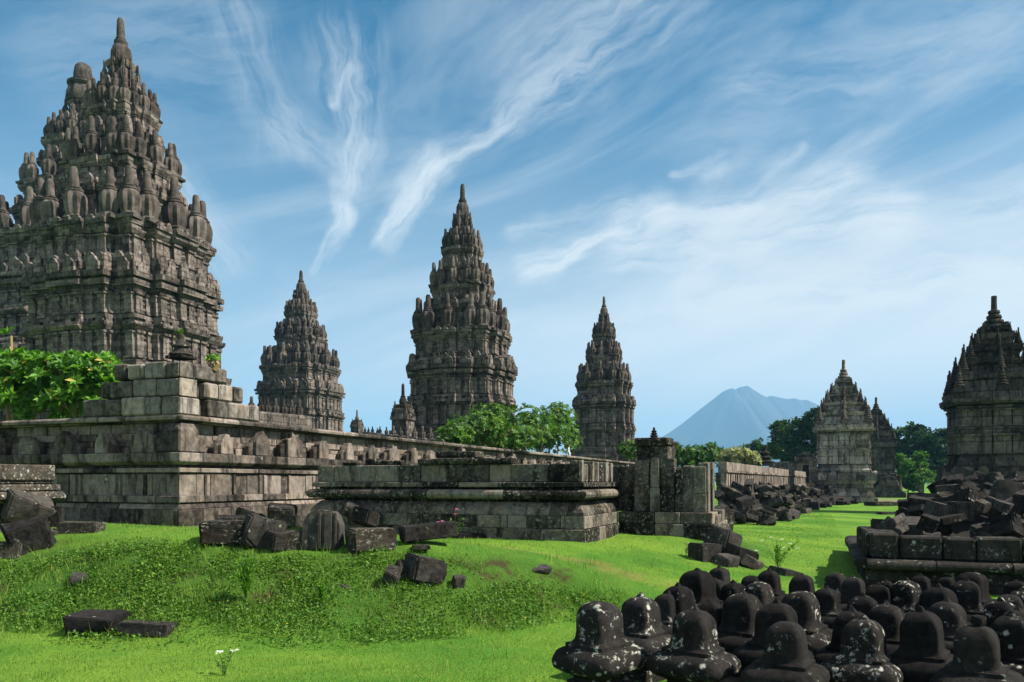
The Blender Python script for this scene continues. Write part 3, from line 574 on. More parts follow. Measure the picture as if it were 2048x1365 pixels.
CW_ = Vector((PX(359, 16.36), 16.36, 0))           # outer corner of the courtyard wall
def courtyard_wall():
    rng = random.Random(11)
    root = thing('courtyard_wall', 'long carved stone courtyard wall with projecting corner and grey blocks piled on its coping', 'wall', CW_)
    O = Vector((0, 0, 0)); LL, LR = 22., 89.
    faces = ((BX, -AX, LL, .0), (AX, -BX, LR, .035))
    def course(name, prof, lens=(.45, .95), jit=.01, bevel=.012, drop=0., tl=(0, 1)):
        mb = MB()
        for d, n, L, g in faces: run(mb, O, d, n, 0, L, prof, lens, rng, m0=-1, jit=jit, grow=g, drop=drop, tl=tl)
        return masonry(mb, name, M['wall'], root, bevel)
    course('footing', rect(.10, -.3, .2, .80), (.8, 1.4)); course('base_course', rect(.07, -.3, .803, 1.14), (.4, .9), .012, tl=(0, .5))
    course('base_course', [(.05, 1.143), (.0, 1.25), (-.3, 1.25), (-.3, 1.143)], (.5, 1.0), .006); course('groove', rect(-.05, -.4, 1.253, 1.275), (1.5, 2.5))
    course('lower_ledge', rect(.04, -.3, 1.278, 1.42), (.5, 1.1), .008)
    course('wall_panel', rect(-.06, -.4, 1.423, 1.87), (.28, .62), .018, tl=(.2, 1)); course('groove', rect(-.10, -.4, 1.873, 1.90), (1.5, 2.5))
    course('moulding', rect(.0, -.4, 1.903, 2.0), (.6, 1.2), .006); course('groove', rect(-.06, -.4, 2.003, 2.06), (1.5, 2.5), tl=(0, .3))
    LED = course('antefix_ledge', [(.06, 2.10), (.10, 2.13), (.10, 2.31), (-.5, 2.31), (-.5, 2.063), (.0, 2.063)], (.5, 1.0), .01)
    for z0, z1 in ((2.313, 2.46), (2.463, 2.60), (2.603, 2.74), (2.743, 2.95)):
        course('recessed_wall', rect(-.24, -.7, z0, z1), (.4, .95), .025, tl=(.15, .9))
    course('coping_underside', rect(-.12, -.7, 2.953, 2.985), (.6, 1.2)); course('coping', [(.0, 2.988), (.01, 3.06), (-.05, 3.10), (-.75, 3.10), (-.75, 2.988)], (.5, 1.15), .02, drop=.0, tl=(.1, .9))
    # pilaster strips on the panels
    mb = MB()
    for d, n, L, g in faces:
        t = .75
        while t < min(L, 40):
            w = rng.choice((.09, .12, .16))
            for s in ((0, .16) if rng.random() < .5 else (0,)):
                A = d * (t + s); run(mb, A, d, n, 0, w * .8, rect(.0 - .015, -.2, 1.425, 1.866), (1, 1), rng, jit=.004)
            t += rng.uniform(.75, 1.15) * (1 + g * t)
    masonry(mb, 'pilaster', M['wall'], root, .01)
    # upright leaf shaped stones on the ledge
    def ante(kind):
        h = (.50, .42, .60, .36)[kind]; mb = MB()
        pts = [[(-.23,0),(.23,0),(.23,.30),(.15,.42),(.06,.50),(0,.58),(-.05,.50),(-.15,.42),(-.23,.30)], [(-.20,0),(.20,0),(.21,.38),(.12,.33),(.10,.47),(-.02,.41),(-.08,.46),(-.19,.35)],
               [(-.26,0),(.26,0),(.25,.42),(.13,.46),(.10,.58),(.02,.53),(-.10,.62),(-.13,.47),(-.26,.45)], [(-.17,0),(.17,0),(.17,.25),(.07,.42),(-.03,.44),(-.13,.30),(-.17,.2)]][kind]
        k = len(pts); vs = [(x, -.10, z) for x, z in pts] + [(x * .96, .12, z * .97) for x, z in pts]
        mb.add(vs, [list(range(k)), [i + k for i in range(k)][::-1]] + [(i, i + k, (i+1) % k + k, (i+1) % k) for i in range(k)], .35 + .15 * kind)
        mb.add([(x * 1.55, .0, z * .72) for x, z in pts] + [(x * 1.5, .16, z * .7) for x, z in pts], [list(range(k)), [i + k for i in range(k)][::-1]] + [(i, i + k, (i+1) % k + k, (i+1) % k) for i in range(k)], .3)
        me = mb.mesh('antefix', M['wall']); bm = bmesh.new(); bm.from_mesh(me); bmesh.ops.recalc_face_normals(bm, faces=bm.faces)
        bmesh.ops.bevel(bm, geom=[e for e in bm.edges if len(e.link_faces) == 2 and e.calc_face_angle(0) > .5], offset=.018, segments=1, affect='EDGES', clamp_overlap=True); bm.to_mesh(me); bm.free(); return me
    AN = [ante(k) for k in range(4)]
    ya, yb = math.atan2(AX.y, AX.x), math.atan2(-BX.y, -BX.x)
    for t in np.arange(.95, LL, 1.13):
        k = rng.choice((0, 1, 2, 3)); link('antefix', AN[k], LED, BX * t + AX * .04 + Vector((0, 0, 2.31)), (0, 0, yb + rng.uniform(-.05, .05)), (1.15, 1, rng.uniform(.85, 1.12)))
    t = 1.35; i = 0
    while t < 80:
        k = (3, 0, 2, 1)[i % 4]; i += 1; link('antefix', AN[k], LED, AX * t + BX * .04 + Vector((0, 0, 2.31)), (0, 0, ya + rng.uniform(-.05, .05)), (1.15, 1, rng.uniform(.85, 1.12))); t += 1.22 * (1 + .004 * t)
    # corner pair of large carved stones
    mb = MB()
    for d, n in ((BX, -AX), (AX, -BX)):
        run(mb, O, d, n, 0, .5, [(.05, 2.313), (.05, 2.80), (-.1, 2.95), (-.24, 2.95), (-.24, 2.313)], (1, 1), rng, m0=-1); run(mb, O + d * .5, d, n, 0, .28, [(.0, 2.313), (.0, 2.62), (-.24, 2.74), (-.24, 2.313)], (1, 1), rng)
    masonry(mb, 'corner_antefix', M['wall'], root, .03)
    # three stepped courses of loose squared blocks on the corner
    rows = ((3.103, 3.49, 2.75, 2.55, .02), (3.493, 3.87, 2.25, 2.0, .05), (3.873, 4.22, 1.85, 1.5, .07))
    for z0, z1, La, Lr, ins in rows:
        for d, n, L in ((BX, -AX, La), (AX, -BX, Lr)):
            t = -ins * 0
            first = True
            while t < L - .1:
                w = rng.uniform(.40, .72); e = min(L, t + w)
                if L - e < .22: e = L
                gapk = (d is AX and first and z1 < 3.9)
                mb = MB()
                run(mb, O, d, n, t + .004, e - .004, rect(-ins, -.55, z0, z1 - rng.uniform(0, .03)), (9, 9), rng, m0=(-1 if first else 0), jit=.03 if not first else 0, tl=(.15, .95))
                b = masonry(mb, 'stone_block', M['wall_grey'], root, rng.uniform(.025, .045))
                t = e + (.02 if not gapk else .26); first = False
                if gapk:
                    mb = MB(); run(mb, O, d, n, e + .006, e + .254, rect(-.22, -.5, z0, z1 - .01), (9, 9), rng, jit=0, tl=(0, .1)); masonry(mb, 'stone_block', M['wall_grey'], root, .02)
    return root
courtyard_wall()

PC = Vector((PX(1160, 15.33), 15.33, 0))
def platform():
    rng = random.Random(5); root = thing('ruined_platform', 'low dark lichened stone platform with rounded mouldings in front of the long wall', 'platform', PC)
    O = Vector((0, 0, 0)); LF, LR = 5.95, 2.72
    W0 = AX * LR; LW = 2.04; WR = W0 - BX * LW                   # the set-back wing to the right
    def arcp(o, z0, z1, r): return [(o + r * math.sin(math.pi * k / 6), z0 + (z1 - z0) * (1 - math.cos(math.pi * k / 6)) / 2) for k in range(7)]
    def course(name, prof, lens, jit=.012, bevel=.012, wing=True, tl=(0, 1), drop=0, ext=0.):
        mb = MB()
        run(mb, O, BX, -AX, 0, LF + ext, prof, lens, rng, m0=-1, m1=1, jit=jit, tl=tl, drop=drop); run(mb, O, AX, -BX, 0, 4.7 if not wing else LR - .1, prof, lens, rng, m0=-1, jit=jit, tl=tl)
        run(mb, BX * (LF + ext), AX, BX, 0, 2.6, prof, lens, rng, m0=-1, jit=jit, tl=tl)
        if wing: run(mb, W0, -BX, -AX, .12, LW, prof, lens, rng, m1=1, jit=jit, tl=tl); run(mb, WR, AX, -BX, 0, 2.4, prof, lens, rng, m0=-1, jit=jit, tl=tl)
        return masonry(mb, name, M['platform'], root, bevel)
    course('base_course', rect(.17, -.4, .2, .80), (.5, .9), .02, .018); course('base_course', rect(.12, -.4, .803, 1.05), (.35, .7), .02, .015)
    course('curved_moulding', [(.11, 1.053), (.10, 1.12), (.05, 1.20), (-.02, 1.27), (-.06, 1.31), (-.4, 1.31), (-.4, 1.053)], (.45, .85), .012, .01, wing=False, ext=.0)
    course('groove', rect(-.10, -.4, 1.313, 1.36), (1, 2), .004, .006, wing=False, tl=(0, .2))
    course('round_moulding', arcp(.05, 1.363, 1.556, .12) + [(-.4, 1.556), (-.4, 1.363)], (.9, 1.7), .012, .0, wing=False, ext=.02)
    course('groove', rect(-.03, -.4, 1.559, 1.60), (1, 2), .004, .006, wing=False, tl=(0, .2))
    course('ledge', rect(.09, -.4, 1.603, 1.70), (.7, 1.3), .012, .012, wing=False); course('frieze_slab', rect(.0, -.35, 1.703, 2.06), (.45, .95), .02, .015, wing=False)
    # deck between the faces
    mb = MB(); a = BX * (LF - .3) + AX * .3; c = -BX * 0 + AX * .3 + BX * .3
    P = [a, c, c + AX * 2.4, a + AX * 2.4]; mb.add([(p.x, p.y, 1.9) for p in P] + [(p.x, p.y, .3) for p in P], [(0,3,2,1),(0,1,5,4),(1,2,6,5),(2,3,7,6),(3,0,4,7),(4,5,6,7)], .3)
    P = [W0 + AX * .3 - BX * .4, WR + AX * .3 + BX * .3, WR + AX * 2.4 + BX * .3, W0 + AX * 2.4]; mb.add([(p.x, p.y, 1.9) for p in P] + [(p.x, p.y, .3) for p in P], [(0,3,2,1),(0,1,5,4),(1,2,6,5),(2,3,7,6),(3,0,4,7),(4,5,6,7)], .3)
    masonry(mb, 'deck', M['platform'], root, 0)
    # leftover slabs of the next course
    for t0, t1, z0, z1, o in ((1.4, 3.45, 2.063, 2.19, .04), (2.2, 3.1, 2.193, 2.33, -.1), (3.9, 4.5, 2.063, 2.16, -.05), (4.95, 5.3, 2.063, 2.13, 0.), (4.55, 4.8, 2.063, 2.2, -.12)):
        mb = MB(); run(mb, O, BX, -AX, t0, t1, [(o, z0), (o + .04, z0 + .05), (o + .02, z1), (-.5, z1), (-.5, z0)], (.5, 1.1), rng, jit=.02, tl=(0, .35), zj=.008); masonry(mb, 'loose_slab', M['platform'], root, .015)
    # upright carved slabs of the wing and its niche side
    z = 1.053
    for t0, t1, top, o, tint in ((.03, .44, 2.06, -.22, .25), (.46, .80, 2.20, .02, .6), (.81, 1.02, 2.24, .06, .8), (1.03, 1.34, 2.22, .0, .2), (1.36, 1.52, 1.98, .05, .3), (1.72, 2.02, 2.04, .02, .7)):
        mb = MB(); mid = z + (top - z) * rng.uniform(.38, .52)
        run(mb, W0, -BX, -AX, t0, t1, rect(o, -.35, z, mid), (9, 9), rng, jit=.0, tl=(tint - .1, tint + .1)); run(mb, W0, -BX, -AX, t0 + .01, t1 - .01, rect(o - .02, -.35, mid + .004, top), (9, 9), rng, jit=.0, tl=(tint - .2, tint + .2))
        masonry(mb, 'upright_slab', M['slab'], root, .014)
    mb = MB(); run(mb, W0, -BX, -AX, 1.50, 1.74, [(.04, z), (.06, z + .25), (-.02, z + .6), (-.06, z + 1.0), (-.3, z + 1.02), (-.3, z)], (9, 9), rng, jit=0, tl=(.4, .6)); masonry(mb, 'carved_volute', M['slab'], root, .02)
    mb = MB(); run(mb, WR, AX, -BX, .03, .35, rect(.02, -.2, z, 2.12), (9, 9), rng, jit=0, tl=(.8, .9)); run(mb, WR, AX, -BX, .8, 1.1, rect(.02, -.2, z, 2.15), (9, 9), rng, jit=0, tl=(.6, .7)); masonry(mb, 'upright_slab', M['slab'], root, .014)
    # niche panels on the right face between platform and wing
    for t0, t1, o in ((.0, .12, .04), (.75, .90, .04), (1.2, 1.3, .03), (1.8, 2.0, .05), (2.3, 2.5, .03)): mb = MB(); run(mb, O, AX, -BX, t0 + .02, t1, rect(o, -.2, 1.706, 2.12), (9, 9), rng, jit=0, tl=(.6, 1)); masonry(mb, 'pilaster', M['platform'], root, .01)
    # square pillar on the wing
    mb = MB(); run(mb, W0 - AX * .02, -BX, -AX, .50, 1.20, rect(-.02, -.55, 2.0, 2.50), (.3, .5), rng, jit=.01, tl=(.1, .6)); masonry(mb, 'pillar', M['slab'], root, .02)
    mb = MB(); run(mb, W0 - AX * .02, -BX, -AX, .47, 1.23, [(.03, 2.503), (.06, 2.52), (.05, 2.66), (.01, 2.68), (-.6, 2.68), (-.6, 2.503)], (9, 9), rng, jit=.01, tl=(0, .1)); masonry(mb, 'pillar_cap', M['platform'], root, .02)
    # low steps of the right side
    mb = MB(); run(mb, WR - BX * .30, AX, -BX, .15, 1.6, rect(.0, -.5, .2, .74), (.4, .7), rng, jit=.02, tl=(.3, .9)); run(mb, WR - BX * .16, AX, -BX, .3, 1.2, rect(.0, -.4, .743, .98), (.3, .5), rng, jit=.02, tl=(.3, .9)); masonry(mb, 'side_step', M['platform'], root, .02)
    return W0 + PC
WING = platform()

def far_wall():
    rng = random.Random(9); A = Vector((PX(1452, 41), 41, 0)); B = Vector((PX(1624, 88), 88, 0)); d = (B - A); L = d.length; d.normalize(); n = Vector((d.y, -d.x, 0))
    root = thing('slotted_wall', 'pale distant wall with a row of narrow slots above the mid rubble', 'wall', A); O = Vector((0, 0, 0))
    for nm, pr, lens, tl in (('base_course', rect(.15, -.4, -.1, .6), (.7, 1.3), (0, .6)), ('base_course', rect(.05, -.4, .603, 1.15), (.7, 1.3), (0, .7)), ('ledge', rect(.12, -.4, 1.153, 1.5), (.7, 1.3), (.2, .9)), ('back_wall', rect(-.25, -.5, 1.503, 2.2), (2, 3), (0, .2)),
                             ('moulding', rect(.1, -.4, 2.203, 2.32), (.7, 1.3), (.3, 1)), ('coping', rect(.05, -.4, 2.323, 2.74), (.45, .9), (.5, 1.))):
        mb = MB(); run(mb, O, d, n, 0, L, pr, lens, rng, jit=.015, grow=.01, tl=tl); masonry(mb, nm, M['wall'], root, .012)
    mb = MB(); t = 0
    while t < L: run(mb, O + d * t, d, n, 0, rng.uniform(.32, .5), rect(.02, -.3, 1.503, 2.2), (9, 9), rng, jit=.01, tl=(.4, 1)); t += .72
    masonry(mb, 'slot_post', M['wall'], root, .012)
far_wall()

# ------------------------------------------------------------------ loose stones
def hull(seed, size, chop=3, jit=.12, bev=.035):
    rng = random.Random(seed); bm = bmesh.new(); sx, sy, sz = size; pts = []
    for x in (-.5, .5):
        for y in (-.5, .5):
            for z in (0, 1):
                p = Vector((x * (1 + rng.uniform(-jit, jit)), y * (1 + rng.uniform(-jit, jit)), z * (1 + rng.uniform(-jit, jit)) if z else 0)); pts.append(p)
    for _ in range(chop):
        i = rng.randrange(len(pts)); p = pts.pop(i); c = Vector((0, 0, .5))
        for ax in range(3): q = p.copy(); q[ax] += (c[ax] - q[ax]) * rng.uniform(.25, .75); pts.append(q)
    for p in pts: bm.verts.new((p.x * sx, p.y * sy, p.z * sz))
    r = bmesh.ops.convex_hull(bm, input=list(bm.verts)); bmesh.ops.delete(bm, geom=[g for g in r['geom_interior'] if isinstance(g, bmesh.types.BMVert)], context='VERTS')
    bmesh.ops.dissolve_limit(bm, angle_limit=.18, verts=bm.verts, edges=bm.edges)
    bmesh.ops.bevel(bm, geom=list(bm.edges), offset=bev * min(size) * 2, segments=2, affect='EDGES', clamp_overlap=True)
    bmesh.ops.triangulate(bm, faces=[f for f in bm.faces if len(f.verts) > 4]); bmesh.ops.subdivide_edges(bm, edges=[e for e in bm.edges if e.calc_length() > .25 * min(size)], cuts=2, use_grid_fill=True)
    for v in bm.verts:
        q = v.co * 4 + Vector((seed, 0, 0)); v.co += v.normal * (mnoise.noise(q) * .055 + mnoise.noise(q * 3) * .022) * min(size)
    me = bpy.data.meshes.new('stone'); bm.to_mesh(me); bm.free(); me.shade_smooth(); me.set_sharp_from_angle(angle=R(34)); return me
def prof_stone(seed, prof, L):
    rng = random.Random(seed); mb = MB(); run(mb, Vector((-L/2, 0, 0)), Vector((1, 0, 0)), Vector((0, -1, 0)), 0, L, prof, (9, 9), rng, jit=0)
    me = mb.mesh('stone', None); bm = bmesh.new(); bm.from_mesh(me); bmesh.ops.recalc_face_normals(bm, faces=bm.faces)
    bmesh.ops.bevel(bm, geom=[e for e in bm.edges if len(e.link_faces) == 2 and e.calc_face_angle(0) > .3], offset=.02, segments=2, affect='EDGES', clamp_overlap=True)
    for v in bm.verts: v.co += v.normal * mnoise.noise(v.co * 6 + Vector((seed, 0, 0))) * .02
    bm.to_mesh(me); bm.free(); me.shade_smooth(); me.set_sharp_from_angle(angle=R(34)); return me
SM = [hull(s, z, c, j) for s, z, c, j in ((1, (.7, .45, .40), 1, .1), (2, (.6, .5, .45), 3, .15), (3, (.9, .5, .28), 1, .08), (4, (.5, .45, .5), 4, .2), (5, (.8, .6, .35), 2, .15), (6, (1.0, .42, .36), 0, .06), (7, (.55, .55, .5), 5, .2),
      (8, (.75, .5, .16), 1, .1), (9, (.45, .4, .3), 3, .2), (10, (.65, .4, .55), 2, .12), (11, (.5, .5, .42), 0, .05), (12, (.85, .4, .45), 3, .15))]
SM += [prof_stone(20, [(.25, 0), (.25, .15), (.12, .15), (.12, .4), (-.25, .4), (-.25, 0)], .7), prof_stone(21, [(.2, 0), (.28, .12), (.2, .26), (.05, .32), (-.22, .32), (-.22, 0)], .8), prof_stone(22, [(.22, 0), (.22, .22), (.1, .22), (.1, .34), (-.02, .34), (-.02, .46), (-.22, .46), (-.22, 0)], .55)]
SM += [prof_stone(23, [(.22, 0), (.22, .14), (.15, .15), (.15, .22), (.22, .23), (.22, .40), (-.22, .40), (-.22, 0)], .6), prof_stone(24, [(.24, 0), (.24, .1), (.17, .13), (.15, .2), (.2, .27), (.2, .34), (.06, .34), (.06, .27), (-.06, .27), (-.06, .34), (-.22, .34), (-.22, 0)], .75)]
SMX = {}
def stone_obj(i, mat, loc, rot, sc, name='fallen_stone', label=None, group=None, cat='stone'):
    key = (i, mat)
    if key not in SMX: SMX[key] = SM[i].copy(); SMX[key].materials.clear(); SMX[key].materials.append(M[mat])
    return tag(link(name, SMX[key], None, loc, rot, sc), label, cat, group)
def on_ground(u, v): # point of the ground seen at a photo pixel
    Y = np.concatenate([np.arange(4, 40, .01), np.arange(40, 160, .1)]); X = PX(u, Y); h = hgt(X, Y); k = int(np.argmax(h >= EYE - (v - HOR) * Y / F))
    return Vector((X[k], Y[k], h[k]))
def place(i, u, v, wpx, mat, label, rz=0, tilt=(0, 0), sc=(1, 1, 1), sink=.05, lift=0, name='fallen_stone', dY=0):
    """a stone whose foot is seen at (u, v) and whose width spans wpx photo pixels"""
    p = on_ground(u, v); me = SM[i]; 
    xs = [q.co.x for q in me.vertices]; w0 = max(xs) - min(xs); k = wpx * p.y / F / w0
    p = Vector((p.x * (p.y + dY) / p.y, p.y + dY, p.z))
    return stone_obj(i, mat, (p.x, p.y, p.z - sink + lift), (tilt[0], tilt[1], rz), (k * sc[0], k * sc[1], k * sc[2]), name, label)
# stones lying on the lawn, each where the photo shows it
ra = math.atan2(-BX.y, -BX.x)
place(6, 192, 1262, 105, 'linga_clean', 'dark flat block at the foot of the bank, left of a brown slab', .1, (.05, 0), (1, .9, .52), .04, name='stone_block')
place(2, 295, 1264, 108, 'rubble', 'brown flat slab in the grass at the foot of the bank, right of the darker block', -.12, (-.06, .05), (1, 1, .75), .03, name='stone_slab')
place(3, 846, 1158, 82, 'rubble', 'squarish pitted dark boulder perched on the rim of the grassy bank', .5, (0, .25), (1, 1, .82), .05, name='boulder')
place(8, 805, 1148, 40, 'rubble', 'small dark stone leaning against the pitted boulder on the bank', .4, (.2, .3), (1, 1, 1), .03)
place(8, 783, 1160, 34, 'rubble', 'small brown stone sunk in the bank left of the pitted boulder', 1.4, (.3, -.4), (1, 1, 1.3), .04)
place(8, 915, 1175, 24, 'rubble', 'small upright dark stone in the bank grass right of the pitted boulder', .4, (.1, .1), (1, 1, 1.6), .03)
place(8, 158, 1160, 36, 'rubble', 'small brown stone showing in the upper bank on the left', .3, (.4, .1), (1, 1, .7), .05)
place(4, 30, 1212, 60, 'rubble', 'flat earthy stone sunk in the bank at the left edge', .2, (.2, .1), (1, 1, .4), .08)
place(8, 1078, 1138, 44, 'rubble', 'dark low stone in the grass on the bank crest below the platform', .2, (.1, .0), (1, 1, .4), .05)
place(8, 690, 1175, 30, 'rubble', 'mossy stone half buried in the middle of the bank', .9, (.1, .2), (1, 1, .7), .06)
# the row of broken stones in front of the walls
place(10, 452, 1083, 92, 'rubble_light', 'lichened square block at the left end of the stone row on the lawn', .15, (0, 0), (1, .8, .62), .04, name='stone_block')
place(7, 472, 1075, 72, 'rubble', 'thin dark slab lying on the lichened block at the row end', .3, (.05, .03), (1, 1, .8), .0, .20, name='stone_slab', dY=.25)
place(1, 520, 1088, 84, 'rubble', 'blocky brown stone beside the lichened block in the row', .5, (.1, .2), (1, 1, 1.05), .05)
place(3, 500, 1060, 58, 'rubble', 'rounded stone on top behind the blocky brown one', 1.2, (.2, .2), (1, 1, .7), -.06, .0, dY=.5)
place(3, 560, 1062, 62, 'rubble', 'dark rounded stone in the middle of the row, left of the green one', .2, (.2, .1), (1, 1, .9), -.08, .0, dY=.4)
place(4, 566, 1093, 86, 'rubble', 'low dark stone in front of the dark rounded one in the row', .8, (.15, .1), (1, 1, .95), .04)
place(9, 603, 1094, 64, 'rubble_light', 'greenish lichened stone left of the tall grooved slab', .3, (.1, -.2), (1, 1, .8), .05)
place(1, 598, 1065, 44, 'rubble', 'dark stone behind the greenish one, left of the grooved slab', .9, (.1, .1), (1, 1, .8), .0, .08, dY=.4)
place(10, 742, 1096, 94, 'rubble_light', 'pale speckled block right of the tall grooved slab', .45, (0, 0), (1, .8, .58), .04, name='stone_block')
place(3, 733, 1070, 58, 'rubble', 'dark wedge stone resting on the pale speckled block', 1.0, (.1, .3), (1, 1, .7), -.02, .16, dY=.2)
place(8, 700, 1066, 36, 'rubble', 'small dark stone on the pale block beside the grooved slab', .2, (.1, .3), (1, 1, 1.2), -.15, .18, dY=.25)
place(8, 770, 1062, 32, 'rubble', 'small round stone behind the wedge on the pale block', .2, (.1, .3), (1, 1, 1.2), -.1, .13, dY=.5)
place(5, 858, 1088, 112, 'rubble', 'long tilted dark block on the lawn before the platform', .35, (.0, -.08), (1, 1, .78), -.02, .05, name='stone_block')
place(4, 842, 1092, 36, 'rubble_light', 'small pale flat rock under the long tilted block', .2, (.0, .0), (1, 1, .55), .03, name='flat_rock', dY=-.25)
place(5, 950, 1076, 90, 'rubble', 'low flat dark slab at the foot of the platform', .3, (.05, 0), (1, 1, .5), .05, name='stone_slab')
def grooved_slab():
    p = on_ground(646, 1094); k = 1.0 * p.y / F; mb = MB(); w, h = 77 * k, 79 * k
    prof = [(-.5,0),(.5,0),(.5,.62),(.40,.86),(.30,.97),(.1,.98),(.09,1.0),(-.06,1.0),(-.2,.98),(-.36,.88),(-.47,.66)]
    n = len(prof); vs = [(x * w, -.14, z * h) for x, z in prof] + [(x * w, .14, z * h) for x, z in prof]
    mb.add(vs, [list(range(n)), [i + n for i in range(n)][::-1]] + [(i, i + n, (i+1) % n + n, (i+1) % n) for i in range(n)])
    for x0, x1 in ((-.06, .02), (.10, .30), (.36, .42)): mb.box((x0 * w, -.165, .01), (x1 * w, -.13, h * .93))
    o = masonry(mb, 'grooved_slab', M['rubble'], None, .015); o.location = (p.x, p.y, p.z - .04); o.rotation_euler = (-.06, .0, -.05)
    tag(o, 'tall upright slab with vertical grooves and rounded top in the stone row', 'slab')
grooved_slab()
# heap at the left edge
place(5, 162, 1064, 86, 'rubble_light', 'long lichened block on the lawn beside the left boulder heap', -.1, (0, 0), (1, 1, .78), .03, name='stone_block')
place(9, 110, 1062, 34, 'rubble', 'short upright stone post between the boulders and the lichened block', .2, (0, 0), (1, 1, 1.9), .05, name='stone_post', dY=.4)
place(3, 66, 1098, 88, 'rubble', 'big angular boulder with a lit right face at the left edge', .55, (.15, -.25), (1, 1, 1.0), .08, name='boulder')
place(5, -2, 1108, 100, 'rubble_light', 'white crusted block at the very left edge of the lawn', .05, (0, 0.02), (1, .8, .95), .06, name='stone_block', dY=-.1)
place(6, 38, 1068, 96, 'rubble', 'dark tilted boulder behind the angular one at the left edge', .9, (.35, .3), (1, 1, .75), -.1, .1, name='boulder', dY=.5)
place(3, 92, 1082, 48, 'rubble', 'rounded lower stone at the right foot of the left heap', .2, (.1, .1), (1, 1, .7), .04, dY=.3)
def left_pedestal():
    p = on_ground(-66, 1072) + Vector((0, .9, 0)); rng = random.Random(3); rt = thing('broken_pedestal', 'whitish lichened square pedestal with rounded moulding cut off by the left edge', 'pedestal', (p.x, p.y, p.z - .05), ROT)
    k = p.y / F; z = 0
    def slab(nm, w, z0, z1, mat='rubble_light', bev=.02): mb = MB(); mb.box((-w, -w, z0), (w, w, z1)); o = masonry(mb, nm, M[mat], rt, bev)
    T = PZ(930, p.y) - p.z + .05
    slab('base_block', .62, 0, T * .30); slab('lower_slab', .55, T * .303, T * .46, 'rubble'); 
    mb = MB(); mb.box((-.68, -.68, T * .463), (.68, .68, T * .62)); masonry(mb, 'round_moulding', M['rubble_light'], rt, .07)
    slab('ledge', .60, T * .623, T * .72); slab('neck', .50, T * .723, T * .77); slab('top_block', .54, T * .773, T)
left_pedestal()
# small heap below the wing
for a in ((10, 1408, 1120, 52, 'rubble', 'square dark block at the left of the small heap below the platform', .4, (0, .05), (1, 1, .9), .05), (1, 1440, 1108, 66, 'rubble', 'angular white specked rock on top of the small heap below the platform', .8, (.2, .25), (1, 1, 1.0), -.02),
          (3, 1478, 1128, 62, 'rubble', 'dark rock at the right of the small heap below the platform', .3, (.1, .3), (1, 1, .8), .04), (8, 1452, 1132, 40, 'rubble', 'small brown rock at the front of the small heap', .6, (.1, .1), (1, 1, .9), .03), (8, 1500, 1136, 36, 'rubble_light', 'pale tilted slab stone at the right front of the small heap', .9, (.3, .4), (1, 1, 1), .03)):
    place(*a)
place(4, 1572, 1150, 62, 'rubble', 'mossy rounded rock on the grass behind the black stones', .5, (.1, .2), (1, 1, .6), .04, name='mossy_rock')
place(4, 1765, 1012, 60, 'rubble_light', 'flat earthy rock outcrop beside the small temple base', .1, (0, 0), (1, 1, .35), .03, name='flat_rock')
place(4, 1772, 1030, 32, 'rubble', 'small dark rock on the lawn below the earthy outcrop', .1, (0, 0), (1, 1, .5), .03)
place(4, 1790, 985, 40, 'rubble_light', 'flat stone in the bare earth beyond the small temple', .1, (0, 0), (1, 1, .15), .03, name='flat_rock')
# blocks at the right end of the wing
place(10, 1438, 1062, 46, 'rubble_light', 'hollow pale block leaning at the right end of the platform', .2, (0, .1), (1, 1, .9), .03, name='stone_block', dY=.2)
place(6, 1470, 1020, 56, 'rubble', 'dark boulder behind the hollow pale block at the platform end', .2, (.3, .1), (1, 1, 1), .0)

# ---- heaps of fallen masonry
def heap(n, region, top, mats, seed, group, labels, size, zfun, keep):
    rng = random.Random(seed); tries = 0; pts = []
    while len(pts) < n and tries < 40 * n:
        tries += 1; x, y = region(rng)
        if x is None: continue
        s = rng.uniform(*size) if rng.random() < .82 else size[1] * rng.uniform(.95, 1.2); zt = zfun(x, y)
        f = rng.choice((0, .35, .7, 1.0, 1.0)); z = gz(x, y) + max(0, zt - .3 * s) * f
        if any((x - a) ** 2 + (y - b) ** 2 + (1.6 * (z - c)) ** 2 < (.46 * (s + d)) ** 2 * .36 for a, b, c, d, _ in pts): continue
        pts.append((x, y, z, s, f))
    pts.sort(key=lambda p: -p[3] / p[1] * (1 + p[4])); rest = bmesh.new(); tints = []
    for k, (x, y, z, s, f) in enumerate(pts):
        i = rng.randrange(len(SM)); mt = rng.choices(mats[0], mats[1])[0]; tl = .12 + .4 * f
        rot = (rng.uniform(-tl, tl), rng.uniform(-tl, tl), rng.choice((0, math.pi / 2)) + ROT + rng.uniform(-.9, .9)); sc = (s * 1.5, s * 1.5, s * 1.5 * rng.uniform(.8, 1.15))
        if k < keep: stone_obj(i, mt, (x, y, z - .05), rot, sc, 'fallen_stone', labels[mt], group)
        else:
            n0 = len(rest.verts); f0 = len(rest.faces); rest.from_mesh(SM[i]); rest.verts.ensure_lookup_table()
            bmesh.ops.transform(rest, matrix=Matrix.LocRotScale((x, y, z - .05), Euler(rot), sc), verts=rest.verts[n0:]); tints += [rng.random()] * (len(rest.faces) - f0)
    me = bpy.data.meshes.new('small_rubble'); rest.to_mesh(me); rest.free(); me.attributes.new('tint', 'FLOAT', 'FACE').data.foreach_set('value', tints); me.materials.append(M['rubble_t'])
    tag(link('small_rubble', me), 'smaller fallen stones filling ' + labels['rubble'].split(' in ', 1)[1], 'rubble', kind='stuff')
M['rubble_t'] = stone('small_rubble_stone', (.009, .0085, .008), (.110, .096, .083), stain=.75, moss=.16, lichen=.42, lcol=(.34, .33, .27), sc=.5, bump=1.0, vw=.45)
